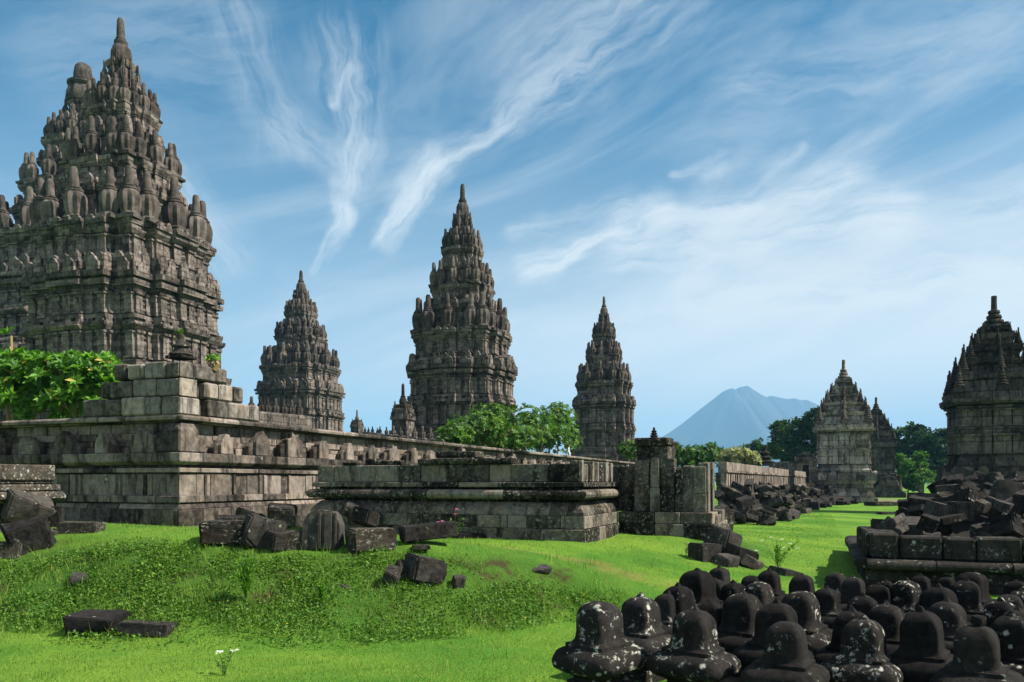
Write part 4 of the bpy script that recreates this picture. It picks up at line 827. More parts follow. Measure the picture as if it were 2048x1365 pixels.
def reg_mid(rng):
    Y = 30 + 37 * rng.random() ** 1.25
    u0 = np.interp(Y, [30, 34, 45, 67], [1435, 1440, 1470, 1560]); u1 = np.interp(Y, [30, 33, 36, 45, 56, 67], [1560, 1578, 1592, 1612, 1668, 1755])
    return PX(rng.uniform(u0, u1), Y), Y
def z_mid(x, y):
    u = 1024 + F * x / y; u0 = np.interp(y, [30, 34, 45, 67], [1435, 1440, 1470, 1560]); u1 = np.interp(y, [30, 33, 36, 45, 56, 67], [1560, 1578, 1592, 1612, 1668, 1755])
    k = min(1, max(.15, (u1 - u) / 50)) * min(1, max(.25, (y - 29) / 5)); return k * 1.35
GM = 'fallen stones heaped along the long wall'
heap(190, reg_mid, None, (('rubble', 'rubble_light'), (8, 2)), 21, GM, {'rubble': 'dark fallen stone in the heap before the distant slotted wall', 'rubble_light': 'lichened fallen stone in the heap before the distant slotted wall'}, (.34, .62), z_mid, 95)
RA = Vector((PX(1733, 12.9), 12.9, 0)); RD = -BX
def block_wall():
    rng = random.Random(31); root = thing('block_wall', 'low wall of big lichened blocks on a rounded moulding behind the black stones', 'wall', RA + Vector((0, 0, -.10))); O = Vector((0, 0, 0))
    arc = [(.05 + .13 * math.sin(math.pi * k / 6), .40 + .17 * (1 - math.cos(math.pi * k / 6)) / 2) for k in range(7)]
    for nm, pr, lens, b, jit in (('base_course', rect(.0, -.5, -.1, .2), (.6, 1.0), .02, .02), ('base_course', rect(-.06, -.5, .203, .395), (.6, 1.1), .02, .015), ('round_moulding', arc + [(-.5, .57), (-.5, .40)], (.7, 1.1), .008, .02), ):
        mb = MB(); run(mb, O, RD, -AX, 0, 5.2, pr, lens, rng, jit=jit, tl=(0, .6)); run(mb, O, AX, BX, .1, 6, pr, lens, rng, jit=jit, tl=(0, .6)); masonry(mb, nm, M['platform_dark'], root, b)
    t = .06; 
    for w in (.42, .62, .46, .62, .7, .6, .75, .5):
        mb = MB(); dz = rng.uniform(-.03, .02) - .012 * t; run(mb, O, RD, -AX, t + .012, t + w - .012, rect(.0 + rng.uniform(-.05, .03), -.5, .575, .97 + dz), (9, 9), rng, jit=0, tl=(0, .5)); masonry(mb, 'wall_block', M['platform_dark'], root, .03); t += w
    t = .5
    for w in (.5, .7, .6, .5, .7): mb = MB(); run(mb, O, AX, BX, t, t + w - .02, rect(.0, -.5, .575, .95 + rng.uniform(-.04, .02)), (9, 9), rng, jit=0.02, tl=(0, .5)); masonry(mb, 'wall_block', M['platform_dark'], root, .03); t += w
M['platform_dark'] = stone('dark_lichened_stone', (.014, .013, .0125), (.085, .077, .070), stain=.7, moss=.25, lichen=.62, lcol=(.36, .37, .31), sc=.5, bump=.9, lsc=8)
block_wall()
def edge_r(Y): return np.interp(Y, [12.9, 14, 17, 22, 26, 36], [PX(1738, 12.9), PX(1745, 14), PX(1790, 17), PX(1835, 22), PX(1868, 26), PX(1880, 36)])
def reg_r(rng):
    Y = 13.2 + 21 * rng.random() ** 1.3; x0 = edge_r(Y); x1 = PX(2100, Y)
    x = rng.uniform(x0, x1)
    if x > RA.x + .3 and Y < RA.y + (x - RA.x) * (-.385) + .7: return None, None
    return x, Y
def z_r(x, y):
    k = min(1, .5 + (x - edge_r(y)) / 1.3); return k * np.interp(y - .25 * 0, [11, 13.2, 14.2, 16, 19, 24, 34], [.8, .95, 1.22, 1.42, 1.60, 1.75, 1.75])
heap(290, reg_r, None, (('rubble', 'rubble_light'), (9, 1.2)), 33, 'fallen stones heaped on the right', {'rubble': 'dark fallen stone in the big heap behind the block wall at right', 'rubble_light': 'lichened fallen stone in the big heap behind the block wall at right'}, (.27, .62), z_r, 150)
def heap_core(name, label, xs, ys, zf, mat):           # the mass of earth and small debris under a heap
    vs = []; fs = []
    for y in ys:
        for x in xs(y): vs.append((x, y, gz(x, y) - .1 + max(0, zf(x, y) - .42) * (1 + .25 * mnoise.noise((x * 1.5, y * 1.5, 0)))))
    n = len(xs(ys[0])); 
    for j in range(len(ys) - 1):
        for i in range(n - 1): fs.append((j*n+i, j*n+i+1, (j+1)*n+i+1, (j+1)*n+i))
    mb = MB(); mb.add(vs, fs, .1); o = mb.build(name, M[mat], None, True); tag(o, kind='stuff', label=label, cat='debris')
heap_core('rubble_core', 'packed dark debris under the big right heap', lambda y: np.linspace(edge_r(y) + .3, edge_r(y) + 9, 40), list(np.linspace(13.6, 34, 60)), lambda x, y: z_r(x, y) if y > RA.y + (x - RA.x) * (-.385) + .6 else .2, 'core')
heap_core('rubble_core', 'packed dark debris under the far heap', lambda y: np.linspace(PX(np.interp(y, [30, 45, 67], [1430, 1462, 1540]), y), PX(np.interp(y, [30, 33, 36, 45, 56, 67], [1556, 1572, 1586, 1606, 1660, 1745]), y), 24), list(np.linspace(31, 67, 50)), lambda x, y: z_mid(x, y) * .8, 'core')
# a few named stones of the right heap
stone_obj(5, 'rubble', (PX(1852, 16.6), 16.6, 1.08), (.05, -.10, ROT - .1), (1.0, .9, .8), 'stone_beam', 'long dark beam stone lying near the top left of the right heap', None)
stone_obj(10, 'rubble', (PX(1920, 14.6), 14.6, .98), (0, .03, ROT + .15), (.8, .75, .85), 'stone_block', 'upright square block with a lit right side standing in the right heap', None)
stone_obj(6, 'rubble', (PX(1985, 15.5), 15.5, 1.0), (.3, .3, ROT + .5), (.85, .8, .75), 'boulder', 'large slanting boulder in the middle of the right heap', None)

# ------------------------------------------------------------------ black finial stones (rounded square domes on cushions)
def linga_mesh(kind):
    mb = MB(); cr0 = (.20, .30, .15, .36)[kind]; tall = (1, .92, 1.06, .98)[kind]; tip = (.6, 1, 1.0, .35)[kind]
    # (z, half width, corner roundness) at a dome width of .30
    rows = [(0,.20,.08),(.17,.20,.08),(.175,.17,.2),(.20,.165,.2),(.225,.20,.3),(.25,.265,.34),(.285,.308,.36),(.33,.325,.38),(.375,.315,.36),(.412,.285,.34),(.436,.235,.25),(.445,.205,.12),(.474,.205,.12),(.482,.182,.2),(.50,.166,cr0),(.53,.157,cr0),(.57,.154,cr0),(.62,.152,cr0),(.66,.149,cr0)]
    for k in range(1, 9):
        a = k / 8 * math.pi / 2; rows.append((.66 + .15 * tall * math.sin(a), .149 * math.cos(a) ** .80 if k < 8 else .014, cr0 + .12 * k / 8))
    if tip > .4: z, w, p = rows[-1]; rows[-2] = (rows[-2][0], rows[-2][1] * .85, rows[-2][2]); rows[-1] = (z + .04 * tip, .012, .4)
    def ring(w, cr):     # square outline with rounded corners
        o = []; c = w * (1 - cr); r = w * cr
        for q in range(4):
            b = q * math.pi / 2
            for t in (-.66, -.22, .22, .66): o.append((-t * c * math.sin(b) * 1. + w * math.cos(b), t * c * math.cos(b) + w * math.sin(b)))
            cx, cy = c * (math.cos(b) - math.sin(b)), c * (math.sin(b) + math.cos(b))
            for k in range(7): e = b + math.pi / 2 * k / 6; o.append((cx + r * math.cos(e), cy + r * math.sin(e)))
        return o
    n = 44; vs = []; fs = []
    for z, w, cr in rows:
        for x, y in ring(w, cr):
            q = Vector((x, y, z)); nn = mnoise.noise(q * 6 + Vector((kind * 3, 0, 0))) * .010 - max(0, mnoise.noise(q * 7 + Vector((kind * 9, 4, 0))) - .35) * .05 + mnoise.noise(q * 11 + Vector((kind * 7, 0, 0))) * .007 + mnoise.noise(q * 30) * .0025
            d = Vector((x, y, 0)).normalized(); vs.append((x + nn * d.x, y + nn * d.y, z + nn * .3 * (z > .6)))
    m = len(rows)
    for j in range(m - 1):
        for i in range(n): fs.append((j*n+i, j*n+(i+1) % n, (j+1)*n+(i+1) % n, (j+1)*n+i))
    fs.append([(m-1)*n+i for i in range(n)]); mb.add(vs, fs)
    me = mb.mesh('finial_stone', None); me.shade_smooth(); me.set_sharp_from_angle(angle=R(38)); return me
LM = [linga_mesh(k) for k in range(4)]; LMX = {}
GL = 'black finial stones set out in rows'
LIN = [ # u, v of the tip, dome width in photo pixels, kind, surface, label
 (1202,1192,76,3,'s','nearest left black finial stone spattered with white lichen on a grey plinth'), (1277,1183,65,1,'s','black finial stone with a pale lichen band, second from the left'), (1332,1179,49,1,'n','purplish finial stone behind the lichen banded one'), (1359,1163,54,1,'n','finial stone with two pale spots rising behind the purplish one'),
 (1393,1133,56,0,'c','tall plain black finial stone with a sharp right edge at the back left'), (1427,1153,42,0,'n','lichened finial stone hidden behind the tall plain black one'), (1441,1132,35,1,'c','slim pointed finial stone at the back left against the grass'), (1385,1208,73,1,'s','front finial stone with a white patch low on its dome, second from left in front'),
 (1417,1196,56,0,'n','finial stone just behind the one with the white patch'), (1483,1178,66,0,'n','broad dark finial stone with three pale dots'), (1472,1158,46,1,'n','brownish lichen crowned finial stone behind the three dotted one'), (1500,1146,37,3,'c','small rounded finial stone at the back near the grass'),
 (1518,1157,49,3,'s','speckled grey topped finial stone in the back rows'), (1538,1134,41,1,'c','pointed dark finial stone standing highest at the back near the mossy rock'), (1550,1199,70,2,'c','wide pointed finial stone in the second row with no lichen'), (1570,1233,73,3,'n','front finial stone with one round pale spot on its dome'),
 (1605,1144,45,0,'c','dark rounded finial stone against the grass in the back row'), (1598,1173,64,3,'s','white streaked finial stone in the middle of the crowd'), (1652,1169,45,1,'n','narrow finial stone right of the white streaked one'), (1672,1140,39,3,'n','round black finial stone with a white patch below in the back row'),
 (1709,1149,42,0,'c','smooth brown finial stone at the back left of the block wall'), (1702,1211,67,1,'n','finial stone with pale green lichen behind the front middle one'), (1728,1227,71,1,'s','front middle finial stone with a large white lichen patch'), (1727,1183,55,1,'n','greyish pointed finial stone behind the front middle pair'),
 (1758,1165,45,2,'c','pointed black finial stone before the block wall'), (1774,1199,62,1,'n','finial stone with a pale spotted crown right of the middle'), (1774,1157,26,1,'c','tiny far finial stone close to the block wall'), (1810,1152,50,1,'s','finely speckled finial stone before the block wall'),
 (1840,1145,36,1,'c','reddish finial stone close to the block wall'), (1847,1215,74,2,'c','large smooth black finial stone with pale right edge in front right'), (1855,1190,50,1,'c','low dark finial stone behind the large smooth one'), (1891,1193,62,1,'n','finely grained finial stone with lit right edge, right of the large smooth one'),
 (1880,1165,60,1,'c','wide purplish finial stone in the back right rows'), (1892,1149,36,3,'c','small far round finial stone at the back right'), (1929,1156,52,2,'n','pointed finial stone with a thin pale ridge at the back right'), (1944,1138,50,3,'n','tall finial stone rising highest before the block wall at right'),
 (1958,1240,79,3,'n','front right finial stone with a pebble on its top'), (2003,1192,58,1,'s','finial stone with two white blotches near the right edge'), (2017,1182,52,3,'n','rounded finial stone behind the white blotched one'), (2029,1225,71,2,'n','pointed front finial stone cut by the right edge'),
 (2036,1210,60,1,'c','dark finial stone behind the pointed one at the right edge'), (2034,1157,40,0,'c','far finial stone at the right edge below the block wall'), (2042,1174,45,1,'n','lichened small finial stone at the right edge'), (1801,1232,40,3,'c','small low finial stone squeezed behind the large smooth one')]
def lingas():
    rng = random.Random(77)
    for (u, v, w, kind, surf, label) in LIN:
        Y = 8.
        for _ in range(6): zg = gz(PX(u, Y), Y); Y = (EYE - zg) / (w / (.30 * F) * .81 + (v - HOR) / F)
        k = w * Y / F / .31; key = (kind, surf)
        if key not in LMX: LMX[key] = LM[kind].copy(); LMX[key].materials.append(M[{'s': 'linga_spot', 'n': 'linga', 'c': 'linga_clean'}[surf]])
        X = PX(u, Y); zg = gz(X, Y)
        o = link('finial_stone', LMX[key], None, (X, Y, zg - .012), (rng.uniform(-.03, .03), rng.uniform(-.03, .03), ROT - .36 + rng.uniform(-.18, .22) + rng.choice((0, math.pi/2, math.pi))), (k * rng.uniform(.95, 1.03), k * rng.uniform(.95, 1.03), k))
        tag(o, label, 'finial', GL)
        if 'pebble' in label:
            top = zg + .81 * k; stone_obj(8, 'rubble', (X, Y, top - .012), (0, 0, .5), (.16, .18, .2), 'pebble', 'mossy pebble resting on top of a front black finial stone', None)
lingas()
def paving():
    mb = MB(); rng = random.Random(2)
    for i in range(12):
        for j in range(9):
            x = 1.2 + i * .62 + rng.uniform(-.04, .04); y = 5.0 + j * .60 + rng.uniform(-.04, .04)
            if x < .55 + (y - 5) * .34 + .6 or rng.random() < .12: continue
            z = gz(x, y)
            mb.box((x - .29, y - .28, z - .08), (x + .29, y + .28, z + .02 + rng.uniform(-.008, .008)), rng.random())
    tag(masonry(mb, 'paving', M['rubble_pave'], None, .015), kind='structure')
M['rubble_pave'] = stone('brown_paving_stone', (.035, .029, .024), (.16, .125, .10), stain=.6, moss=.35, sc=.5, bump=.9)
paving()

# ------------------------------------------------------------------ small finials, balustrades, shrines
def tiered_finial(name, label, u, vb, vt, Y, n=4, mat='rubble', wide=1.0):
    z0, z1 = PZ(vb, Y), PZ(vt, Y); H = z1 - z0; rt = thing(name, label, 'finial', (PX(u, Y), Y, z0), ROT)
    mb = MB(); mb.box((-.36*H*wide, -.36*H*wide, 0), (.36*H*wide, .36*H*wide, .12*H)); masonry(mb, 'base_slab', M[mat], rt, .01)
    mb = MB(); pr = []; z = .12; r = .40 * wide
    for k in range(n): pr += [(r*.72*H, z*H), (r*H, (z+.05)*H), (r*.97*H, (z+.10)*H), (r*.66*H, (z+.135)*H)]; z += .60 / n + .02; r *= .80 if n > 3 else .74
    pr += [(r*.55*H, z*H), (r*.5*H, .97*H), (.02*H, H)]
    mb.lathe(pr, 16); masonry(mb, 'stacked_discs', M[mat], rt, 0); return rt
tiered_finial('stone_finial', 'dark stacked disc finial on top of the grey corner blocks', 362, 719, 668, 16.9, 2, 'rubble', 1.15)
tiered_finial('stone_finial', 'small tiered spire on the square pillar of the platform', 1308, 882, 855, 17.25, 4, 'ratna_dark' if False else 'rubble')
tiered_finial('distant_finial', 'dark bell shaped finial peeping over the distant slotted wall', 1530, 932, 892, 60, 3, 'rubble', 1.15)
def row_of_pinnacles(name, label, pts, mat='ratna', base=None):
    X0 = [(PX(u, Y), Y, PZ(vb, Y)) for u, vb, vt, Y in pts]; rt = thing(name, label, 'balustrade', (X0[0][0], X0[0][1], 0))
    O = Vector((X0[0][0], X0[0][1], 0))
    for (u, vb, vt, Y) in pts:
        h = PZ(vt, Y) - PZ(vb, Y); link('pinnacle', RAT[mat], rt, Vector((PX(u, Y), Y, PZ(vb, Y) + .1 * h)) - O, (0, 0, 0), (h * 1.1, h * 1.1, h * .9))
        mb = MB(); mb.box((-.26*h, -.26*h, -.25*h), (.26*h, .26*h, .1*h)); o = masonry(mb, 'pedestal', M['tower'], rt, .03); o.location = Vector((PX(u, Y), Y, PZ(vb, Y))) - O
    a, b = Vector(X0[0]) - O, Vector(X0[-1]) - O; d = (b - a); d.z = 0; L = d.length; d.normalize(); n = Vector((d.y, -d.x, 0)); hh = PZ(pts[0][1], pts[0][3]) - PZ(pts[0][2], pts[0][3])
    mb = MB(); rng = random.Random(1)
    for k in range(6):
        t = L * k / 6; z = a.z + (b.z - a.z) * (k + .5) / 6 - .22 * hh
        run(mb, Vector((0, 0, 0)), d, n, t - .4 if k == 0 else t, L * (k+1) / 6 + (.4 if k == 5 else 0), rect(.5, -.5, .3, z), (9, 9), rng, jit=.0)
    masonry(mb, 'balustrade_wall', M['tower'], rt, .03)
row_of_pinnacles('terrace_balustrade', 'row of ribbed bell pinnacles on a terrace left of the slender temple', [(503, 832, 793, 42), (521, 833, 794, 42.6), (535, 834, 795, 43.2), (551, 835, 797, 43.8), (567, 837, 798, 44.4), (583, 839, 800, 45), (598, 840, 799, 45.6)], 'ratna_dark')
row_of_pinnacles('terrace_balustrade', 'row of ribbed bell pinnacles at the foot of the central tower', [(773, 873, 854, 58), (787, 876, 852, 57.6), (801, 877, 852, 57.2), (815, 878, 853, 56.8), (829, 880, 853, 56.4), (845, 882, 852, 56), (861, 883, 855, 55.6), (878, 885, 856, 55.2)])
row_of_pinnacles('terrace_balustrade', 'row of tiny far pinnacles on the skyline left of the central tower', [(730, 866, 854, 100), (737, 867, 855, 100), (745, 868, 853, 100), (755, 870, 856, 100), (760, 870, 853, 100)], 'ratna_dark')
def shrine(name, label, u, vt, vb, wpx, Y, mat='ratna'):
    S = wpx / 2 * Y / F; z1, z0 = PZ(vt, Y), PZ(vb, Y); H = z1 - z0; rt = thing(name, label, 'shrine', (PX(u, Y), Y, .4), ROT); o = z0 - .4
    rng = random.Random(4); mb = MB(); loft(mb, [(-o / H, 1.1), (0, 1.1), (0, .9), (.22, .88), (.22, 1.02), (.27, 1.02), (.27, .8)], PLAN_SIMPLE, S, H, o, rng, .01); antefixes(mb, PLAN_SIMPLE, S, o + .27*H, .3*S, .06*H, .1*S, rng); mb.build('body', M['tower'], rt)
    mb = MB(); loft(mb, [(.27, .78), (.38, .76), (.38, .86), (.42, .86), (.42, .58), (.52, .55), (.52, .62), (.55, .62), (.55, .4)], PLAN_SIMPLE, S, H, o, rng, .01); antefixes(mb, PLAN_SIMPLE, S*.84, o + .41*H, .28*S, .06*H, .1*S, rng); mb.build('roof_tier', M['tower'], rt)
    for l, z in ((.85, .27), (.66, .42)):
        for kk in range(4):
            a = math.pi/4 + kk * math.pi/2; link('pinnacle', RAT[mat], rt, (l*S*1.25*math.cos(a), l*S*1.25*math.sin(a), o + z*H), (0, 0, 0), (.2*H, .2*H, .2*H))
    mb = MB(); mb.lathe([(.34*S, o+.55*H), (.40*S, o+.60*H), (.36*S, o+.66*H), (.24*S, o+.70*H), (.27*S, o+.71*H), (.25*S, o+.73*H), (.17*S, o+.74*H), (.14*S, o+.97*H), (.03*S, o+H)], 16); mb.build('spire', M[mat], rt)
shrine('gate_shrine', 'dark gate shrine with a round topped spire left of the central tower', 806, 767, 862, 40, 60, 'ratna_dark')
shrine('far_shrine', 'tiny far spired shrine on the skyline between two towers', 714, 820, 866, 22, 105)
def far_gate():
    Y = 82; X = PX(1612, Y); rt = thing('stone_gate', 'small stone gate house with an antefixed roof left of the grey small temple', 'gate', (X, Y, 0), ROT); z = PZ(905, Y); rng = random.Random(6)
    mb = MB(); loft(mb, [(0, 1.2), (.3, 1.2), (.3, 1), (.8, 1), (.8, 1.15), (.86, 1.15), (.86, .8), (.93, .7), (.93, .8), (.96, .8), (.96, .4), (1.0, .35)], PLAN_SIMPLE, 1.0, z, 0, rng, .01); antefixes(mb, PLAN_SIMPLE, 1.1, z*.85, .4, .3, .15, rng); mb.build('gate_body', M['tower'], rt)
    mb = MB(); mb.box((-3.6, -.4, 0), (-1.05, .4, PZ(924, Y))); masonry(mb, 'side_wall', M['tower'], rt, .02)
    mb = MB(); mb.box((-.28, -1.1, z*.36), (.28, -.9, z*.72)); masonry(mb, 'doorway', plain('dark_doorway', (.01, .01, .01)), rt, 0)
far_gate()
def wing_stone():   # carved gable side of the stair in front of the far dark temple
    Y = 88; rt = thing('stair_wing', 'curved stone stair wing in front of the far dark temple', 'stair wing', (PX(1778, Y), Y, 0), ROT)
    pts = [(-1.3, 0), (1.7, 0), (1.7, .5), (1.45, .65), (1.15, .95), (.9, 1.7), (.5, 2.3), (-.1, 2.5), (-.7, 2.2), (-1.0, 1.4), (-1.3, 1.2)]; n = len(pts)
    mb = MB(); mb.add([(x, -.3, z) for x, z in pts] + [(x, 1.2, z) for x, z in pts], [list(range(n)), [i+n for i in range(n)][::-1]] + [(i, i+n, (i+1) % n + n, (i+1) % n) for i in range(n)]); masonry(mb, 'gable_stone', M['tower_dark'], rt, .06)
wing_stone()
# ------------------------------------------------------------------ plants
def leaf_mesh(name, P, D, U, L, W, tint, mat, fold=.25):
    n = len(P); D = D / np.linalg.norm(D, axis=1)[:, None]; S = np.cross(D, U); S /= np.linalg.norm(S, axis=1)[:, None] + 1e-9; N = np.cross(S, D)
    L = np.broadcast_to(L, n)[:, None]; W = np.broadcast_to(W, n)[:, None]
    mid = P + D * L * .58; tip = P + D * L - N * L * .12
    v = np.stack([P, mid + S * W * .5 + N * W * fold, tip, mid - S * W * .5 + N * W * fold], 1).reshape(-1, 3)
    b = np.arange(n)[:, None] * 4; f = np.concatenate([b + [0, 1, 2], b + [0, 2, 3]], 1).reshape(-1, 3)
    return np_mesh(name, v, f, np.repeat(tint, 2), mat)
def np_mesh(name, v, f, tint, mat):
    me = bpy.data.meshes.new(name); me.vertices.add(len(v)); me.vertices.foreach_set('co', v.ravel().astype('f4'))
    me.loops.add(f.size); me.loops.foreach_set('vertex_index', f.ravel().astype('i4')); me.polygons.add(len(f))
    me.polygons.foreach_set('loop_start', np.arange(0, f.size, f.shape[1], dtype='i4')); me.update()
    at = me.attributes.new('tint', 'FLOAT', 'FACE'); at.data.foreach_set('value', np.asarray(tint, 'f4'))
    if mat: me.materials.append(mat)
    return me
def tube(mb, pts, r0, r1, n=6):
    vs = []; fs = []; m = len(pts)
    for k, p in enumerate(pts):
        d = (Vector(pts[min(k+1, m-1)]) - Vector(pts[max(k-1, 0)])).normalized(); a = d.orthogonal().normalized(); b = d.cross(a); r = r0 + (r1 - r0) * k / (m - 1)
        for i in range(n): q = Vector(p) + (a * math.cos(2*math.pi*i/n) + b * math.sin(2*math.pi*i/n)) * r; vs.append(tuple(q))
    for k in range(m - 1):
        for i in range(n): fs.append((k*n+i, k*n+(i+1) % n, (k+1)*n+(i+1) % n, (k+1)*n+i))
    mb.add(vs, fs)
def wallY(u):  # depth of the long wall's line at a photo column
    r = (u - 1024) / F; t = (r * CW_.y - CW_.x) / (AX.x - r * AX.y); return CW_.y + t * AX.y
def bush(name, label, blobs, Yf, n, leaf, mat, seed, zb=.6, group='leafy shrubs behind the wall', per=9, twigs=40):
    rg = np.random.default_rng(seed); rng = random.Random(seed); C = []; N = []
    wts = np.array([b[2] * b[3] for b in blobs], float); wts /= wts.sum(); cs = []
    for (u, v, rx, ry) in blobs: Y = Yf(u); cs.append((np.array([PX(u, Y), Y, PZ(v, Y)]), rx * Y / F, ry * Y / F))
    root0 = np.mean([c[0] for c in cs], 0); root = thing(name, label, 'shrub', (root0[0], root0[1], zb), 0, group); o = np.array([root0[0], root0[1], zb])
    for i in range(n):
        c, rx, rz = cs[rg.choice(len(cs), p=wts)]; d = rg.normal(size=3); d /= np.linalg.norm(d); d[2] = abs(d[2]) * rg.choice([1, 1, -1]); r = rg.uniform(.35, 1.08)
        C.append(c + d * r * [rx, rx * .8, rz]); N.append(d * [1, 1, .8] + [0, 0, .55] + rg.normal(size=3) * .25)
    C = np.array(C); N = np.array(N); N /= np.linalg.norm(N, axis=1)[:, None]
    k = per; P = np.repeat(C, k, 0); NN = np.repeat(N, k, 0); m = len(P)
    ang = np.tile(np.arange(k) * 2.4, n) + np.repeat(rg.uniform(0, 6.3, n), k)
    A = np.cross(NN, [0.3, .9, .1]); A /= np.linalg.norm(A, axis=1)[:, None]; B = np.cross(NN, A)
    spread = rg.uniform(.45, 1.25, m)[:, None]
    D = (A * np.cos(ang)[:, None] + B * np.sin(ang)[:, None]) * spread + NN * rg.uniform(.25, .8, m)[:, None]
    Lf = leaf * rg.uniform(.65, 1.15, m); tint = np.clip(np.repeat(rg.uniform(.1, .8, n), k) + rg.uniform(-.2, .2, m), 0, .92); tint[rg.random(m) < .015] = 1.
    me = leaf_mesh('foliage', P + NN * rg.uniform(-.1, .05, m)[:, None] * leaf - o, D, NN, Lf, Lf * .40, tint, M[mat]); link('foliage', me, root)
    mb = MB(); base = [Vector(tuple(c[0] - o)) for c in cs]
    for b in base: b0 = Vector((b.x * .8, b.y * .8, 0)); tube(mb, [b0, b0.lerp(b, .5) + Vector((rng.uniform(-.15, .15), 0, 0)), b], .07, .035)
    for i in rng.sample(range(n), min(n, twigs * 2)):
        p = Vector(tuple(C[i] - o)); b = min(base, key=lambda q: (q - p).length); q = b.lerp(p, .15) - Vector((0, 0, .2)); tube(mb, [q, q.lerp(p, .55) + Vector((rng.uniform(-.12, .12), 0, -.06)), p], .022, .010, 5)
    mb.build('stem', M['twig'], root)
    return root
bush('shrub', 'bright green big leaved shrub behind the wall at the left edge', [(55,775,75,50),(120,765,70,55),(180,760,60,50),(205,728,28,30),(60,735,55,30),(22,672,14,14),(10,760,60,60),(120,735,60,28),(-40,770,60,60),(70,810,80,30),(150,812,80,28),(215,790,40,40)], lambda u: 20.3, 620, .24, 'leaf', 1, .7)
bush('shrub', 'dense green leafy shrub over the wall before the central tower', [(955,862,62,36),(1040,850,72,40),(1105,850,48,40),(915,868,30,24),(1140,868,18,28),(980,835,44,26),(1000,872,100,24),(1085,872,70,22),(905,876,36,22),(1120,830,30,24),(1100,888,58,20),(1000,890,90,16),(1142,884,20,20)], lambda u: wallY(u) + 2.6, 1900, .21, 'leaf_mid', 2, .6, per=8)
bush('shrub', 'small green shrub at the foot of the tower left of the volcano', [(1258,902,22,16),(1275,908,16,14)], lambda u: wallY(u) + 3, 90, .34, 'leaf_mid', 3, .5)
bush('shrub', 'low green shrub right of the square pillar under the volcano', [(1390,915,50,24),(1352,912,18,20),(1425,910,22,22),(1380,925,60,14)], lambda u: 62, 420, .40, 'leaf_mid', 4, .4)
bush('shrub', 'pale flowering shrub above the start of the slotted wall', [(1470,914,34,16),(1500,920,20,14),(1450,920,14,14)], lambda u: 52, 200, .30, 'leaf_pale', 5, .4)
bush('weed', 'tuft of green leaves growing on the grey corner blocks', [(428,718,16,4)], lambda u: 17.4, 14, .12, 'leaf', 6, 4.15, None, 7, 3)
bush('weed', 'tiny plant growing out of the stacked disc finial', [(360,668,6,7)], lambda u: 16.9, 7, .09, 'leaf_mid', 7, 4.6, None, 6, 2)

def tree(name, label, blobs, Y, nleaf, leaf, mat, seed, zb=0., group='trees beyond the temples', trunk=None):
    rg = np.random.default_rng(seed); rng = random.Random(seed); cu = np.mean([b[0] for b in blobs]); X0 = PX(trunk or cu, Y)
    root = thing(name, label, 'tree', (X0, Y, zb), 0, group); o = np.array([X0, Y, zb]); P = []; T = []
    tot = sum(b[2] ** 2 for b in blobs); cl = []
    for (u, v, r) in blobs:
        c = np.array([PX(u, Y), Y + rg.uniform(-1.5, 1.5), PZ(v, Y)]); R_ = r * Y / F; cl.append((c, R_))
        k = max(8, int(26 * r / 25)); per = max(10, int(nleaf * r ** 2 / tot / k))
        for j in range(k):
            d = rg.normal(size=3); d /= np.linalg.norm(d); d[2] = d[2] * .8 + .15
            cc = c + d * R_ * rg.uniform(.55, 1.0); s = R_ * rg.uniform(.16, .34)
            q = rg.normal(size=(per, 3)) * [s, s, s * .5] * .75; P.append(cc + q); T.append(np.full(per, rg.uniform(0, .7)) + rg.uniform(0, .3, per))
    P = np.concatenate(P); T = np.concatenate(T); m = len(P); D = rg.normal(size=(m, 3)); D[:, 2] -= .2; U = rg.normal(size=(m, 3)) * .6 + [0, 0, 1]
    Lf = leaf * rg.uniform(.6, 1.3, m); link('crown', leaf_mesh('crown', P - o, D, U, Lf, Lf * .6, T, M[mat]), root)
    mb = MB(); top = Vector(tuple(np.mean([c for c, _ in cl], 0) - o)); h = max(.5, top.z); tr = .028 * (h + 3)
    tube(mb, [(0, 0, -.2), (rng.uniform(-.1, .1), 0, h * .3), (top.x * .3, 0, h * .6), (top.x * .7, 0, h * .9)], tr, tr * .5, 8)
    for c, R_ in cl: q = Vector(tuple(c - o)); b = Vector((top.x * .25, 0, h * rng.uniform(.35, .6))); tube(mb, [b, b.lerp(q, .5) + Vector((0, 0, .2)), q], tr * .4, tr * .12, 5)
    mb.build('trunk', M['bark'], root); return root
tree('tree', 'dark layered evergreen tree directly left of the grey small temple', [(1618,838,18),(1634,826,12),(1605,858,22),(1632,862,24),(1598,886,24),(1625,892,28),(1605,912,26),(1640,905,24),(1655,870,20),(1590,908,18)], 108, 9000, .50, 'tree_leaf_dark', 11, trunk=1620)
tree('tree', 'rounded green tree left of the dark evergreen', [(1552,860,14),(1566,852,14),(1578,864,18),(1556,880,20),(1578,892,22),(1552,904,22),(1572,915,20)], 118, 6500, .48, 'tree_leaf', 12, trunk=1566)
tree('tree', 'low hazy green tree under the right slope of the volcano', [(1500,900,16),(1520,893,14),(1535,900,14),(1512,915,20),(1488,908,12),(1530,918,18)], 135, 4200, .48, 'tree_leaf', 13)
tree('tree', 'broad tree crown right of the far dark temple', [(1795,874,16),(1812,868,16),(1802,892,24),(1790,915,24),(1815,915,24),(1800,940,24)], 125, 6000, .5, 'tree_leaf', 14)
tree('tree', 'tallest rounded tree in the wood between the small temples', [(1832,864,17),(1848,868,16),(1838,888,26),(1858,890,22),(1835,915,26),(1855,925,26),(1845,948,24)], 120, 8000, .5, 'tree_leaf_dark', 15)
